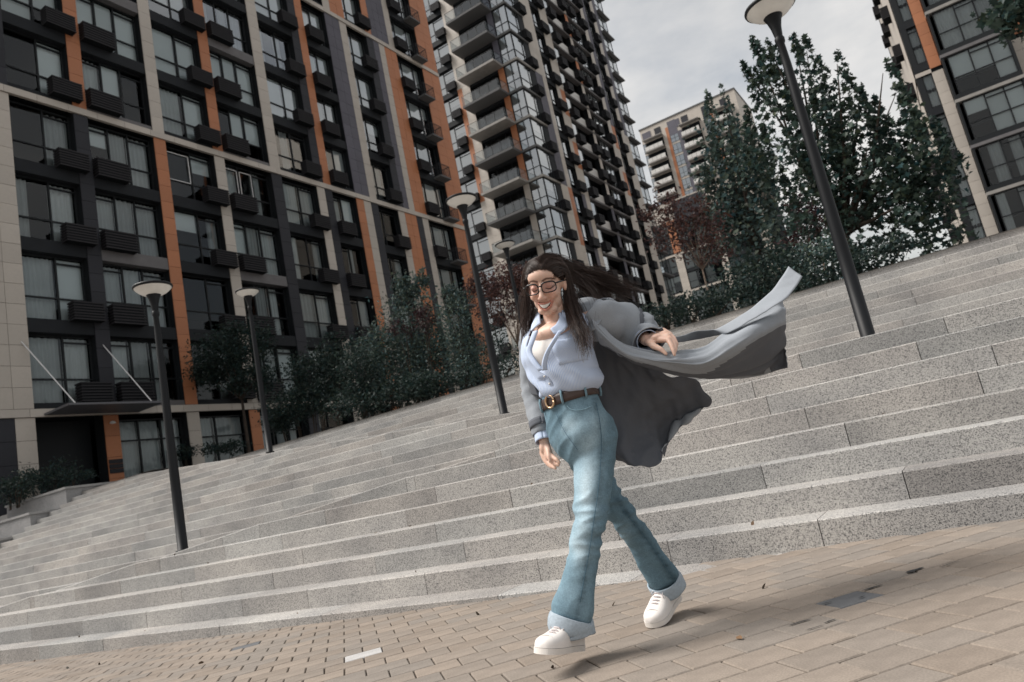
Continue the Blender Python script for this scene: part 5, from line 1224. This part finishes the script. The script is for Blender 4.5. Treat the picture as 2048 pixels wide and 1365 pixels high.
# --- grey coat, open and blown back
coat = empty('coat'); coat.parent = person
coat['label'] = 'long open grey coat flying out behind her'
# left sleeve
G = tube_grid([px(1180, 628, 2.84), px(1200, 640, 2.84), px(1232, 650, 2.92), px(1260, 660, 2.975), px(1280, 670, 2.935), px(1294, 682, 2.875), px(1299, 687, 2.85)], [(.072, .072), (.086, .086), (.094, .090), (.092, .092), (.086, .086), (.074, .070), (.072, .066)], 46, 56)
N = normals(G); sg = 1
for i in range(46):
    for j in range(57):
        p = Vector(G[i, j]); f = (.026*((1-abs(mnoise.noise(Vector((i*.15+.5*math.sin(j*.11), j*.035, 3.3))))*2.3)-.35)+.014*((1-abs(mnoise.noise(Vector((i*.30, j*.03+i*.05, 7.1))))*2.3)-.35)*(i/45))*min(1, i/8)+.004*mnoise.noise(p*20)
        G[i, j] += N[i, j]*f
G[:, -1] = G[:, 0]; sheet_obj(G, 'sleeve', 'coat_grey', coat, -.004, 'coat_lining')
# right sleeve
G = tube_grid([px(1080, 655, 2.94), px(1070, 680, 2.99), px(1070, 740, 3.04), px(1074, 795, 3.05), px(1083, 845, 3.0), px(1088, 868, 2.985)], [.055, .068, .066, .062, .050, .047], 40, 40); G = wrinkle(G, .009, 16, 9, (1, 1, 2.2), True); sheet_obj(G, 'sleeve', 'coat_grey', coat, -.004, 'coat_lining')
G = tube_grid([px(1083, 842, 3.0), px(1086, 856, 2.99)], [.0545, .0535], 4, 40); sheet_obj(G, 'sleeve_strap', 'coat_lining', coat, -.003)
# back of the coat: shoulders, then the skirt blown to the right behind her
ctrl = [[px(1080, 640, 3.00), px(1110, 636, 3.02), px(1150, 628, 2.99), px(1190, 618, 2.93), px(1206, 612, 2.90)],
        [px(1066, 690, 3.05), px(1105, 690, 3.09), px(1160, 680, 3.08), px(1210, 668, 3.02), px(1240, 672, 3.00)],
        [px(1066, 760, 3.04), px(1115, 760, 3.10), px(1180, 752, 3.12), px(1245, 735, 3.10), px(1330, 745, 3.08)],
        [px(1075, 800, 3.02), px(1140, 815, 3.10), px(1215, 815, 3.12), px(1290, 795, 3.16), px(1388, 756, 3.12)],
        [px(1100, 840, 3.04), px(1170, 870, 3.10), px(1240, 868, 3.08), px(1310, 840, 3.24), px(1405, 778, 3.16)],
        [px(1140, 870, 3.08), px(1200, 900, 3.10), px(1255, 905, 3.04), px(1325, 868, 3.26), px(1421, 806, 3.18)],
        [px(1180, 900, 3.10), px(1236, 920, 3.08), px(1275, 934, 3.02), px(1319, 926, 3.14), px(1345, 846, 3.26)]]
G = surf(ctrl, 80, 80); G = wrinkle(G, .034, 5.5, 4, (1.8, 1, .5)); G = wrinkle(G, .009, 17, 2, (1.6, 1, .6)); sheet_obj(G, 'back', 'coat_lining', coat, .002, 'coat_grey')
# left front, caught by the hand and whirled up to the right
cols_ = [[(1185, 625, 2.80), (1184, 640, 2.765), (1190, 665, 2.76), (1200, 690, 2.80)], [(1205, 655, 2.775), (1213, 672, 2.745), (1222, 692, 2.75), (1232, 708, 2.81)], [(1245, 690, 2.79), (1252, 704, 2.75), (1262, 716, 2.77), (1270, 727, 2.85)],
         [(1300, 704, 2.80), (1305, 720, 2.75), (1312, 733, 2.80), (1318, 742, 2.90)], [(1346, 704, 2.78), (1350, 726, 2.74), (1360, 744, 2.84), (1366, 752, 2.98)], [(1405, 694, 2.84), (1408, 728, 2.74), (1420, 748, 2.92), (1424, 757, 3.08)],
         [(1460, 656, 2.89), (1462, 700, 2.75), (1478, 738, 2.98), (1480, 757, 3.14)], [(1518, 627, 2.94), (1515, 668, 2.79), (1532, 716, 3.03), (1530, 748, 3.16)], [(1556, 601, 3.0), (1555, 648, 2.86), (1566, 690, 3.06), (1558, 740, 3.12)], [(1568, 603, 3.03), (1574, 640, 2.92), (1569, 690, 3.06), (1573, 736, 3.06)]]
G = surf([[px(*q) for q in c] for c in cols_], 90, 46)
N = normals(G)
for i in range(90):
    for j in range(46):
        p = Vector(G[i, j]); G[i, j] += N[i, j]*(.010*((1-abs(mnoise.noise(Vector((j*.16+i*.01, i*.022, 1.7))))*2.3)-.4)*min(1, i/20)+.005*mnoise.noise(p*9)+.0025*mnoise.noise(p*28))
sheet_obj(G, 'front_panel', 'coat_grey', coat, -.002, 'coat_lining', split=lambda i, j: 1 if j > 17+max(0, 66-i)*.40 else 0)
# pale facing inside the hem, and the lower corner that turns over
cols_ = [[(1395, 752, 3.05), (1398, 757, 3.08)], [(1430, 741, 3.09), (1432, 757, 3.12)], [(1480, 734, 3.12), (1480, 757, 3.17)], [(1520, 733, 3.13), (1525, 750, 3.17)], [(1538, 733, 3.12), (1542, 743, 3.14)]]
sheet_obj(surf([[px(*q) for q in (c[0], tuple((a+b2)/2 for a, b2 in zip(*c)), c[1])] for c in cols_], 30, 8), 'facing', 'coat_grey', coat, .003)
# tie belt streaming up
cols_ = [[(1336, 676, 2.82), (1337, 684, 2.82)], [(1365, 671, 2.86), (1366, 684, 2.90)], [(1392, 663, 2.90), (1396, 678, 2.97)], [(1420, 662, 2.90), (1428, 672, 2.94)], [(1436, 656, 2.88), (1460, 665, 2.84)], [(1493, 624, 2.88), (1521, 632, 2.82)], [(1539, 586, 2.90), (1571, 597, 2.83)], [(1562, 556, 2.92), (1592, 573, 2.86)], [(1577, 533, 2.95), (1605, 553, 2.89)]]
G = surf([[px(*q) for q in (c[0], tuple((a+b2)/2 for a, b2 in zip(*c)), c[1])] for c in cols_], 70, 9); G = wrinkle(G, .007, 9, 12); sheet_obj(G, 'tie_belt', 'coat_grey', coat, .002)
# right front, only its edge shows beside the shirt; collar on the left shoulder
cols_ = [[(1076, 652, 2.90), (1070, 655, 2.93), (1066, 660, 2.97)], [(1060, 690, 2.91), (1056, 692, 2.95), (1055, 695, 3.0)], [(1058, 730, 2.90), (1054, 735, 2.95), (1054, 738, 3.0)], [(1068, 765, 2.92), (1060, 765, 2.96), (1058, 765, 3.0)], [(1078, 792, 2.93), (1068, 790, 2.97), (1064, 786, 3.0)]]
sheet_obj(surf([[px(*q) for q in c] for c in cols_], 30, 12), 'front_panel', 'coat_lining', coat, .004)
cols_ = [[(1150, 600, 2.93), (1160, 612, 2.88), (1172, 640, 2.80), (1178, 668, 2.765)], [(1172, 596, 2.93), (1184, 602, 2.88), (1194, 628, 2.79), (1192, 656, 2.755)], [(1190, 598, 2.95), (1203, 606, 2.88), (1210, 618, 2.80), (1203, 640, 2.765)]]
G = surf([[px(*q) for q in c] for c in cols_], 20, 24); G = wrinkle(G, .005, 14, 5); sheet_obj(G, 'collar', 'coat_grey', coat, .004)
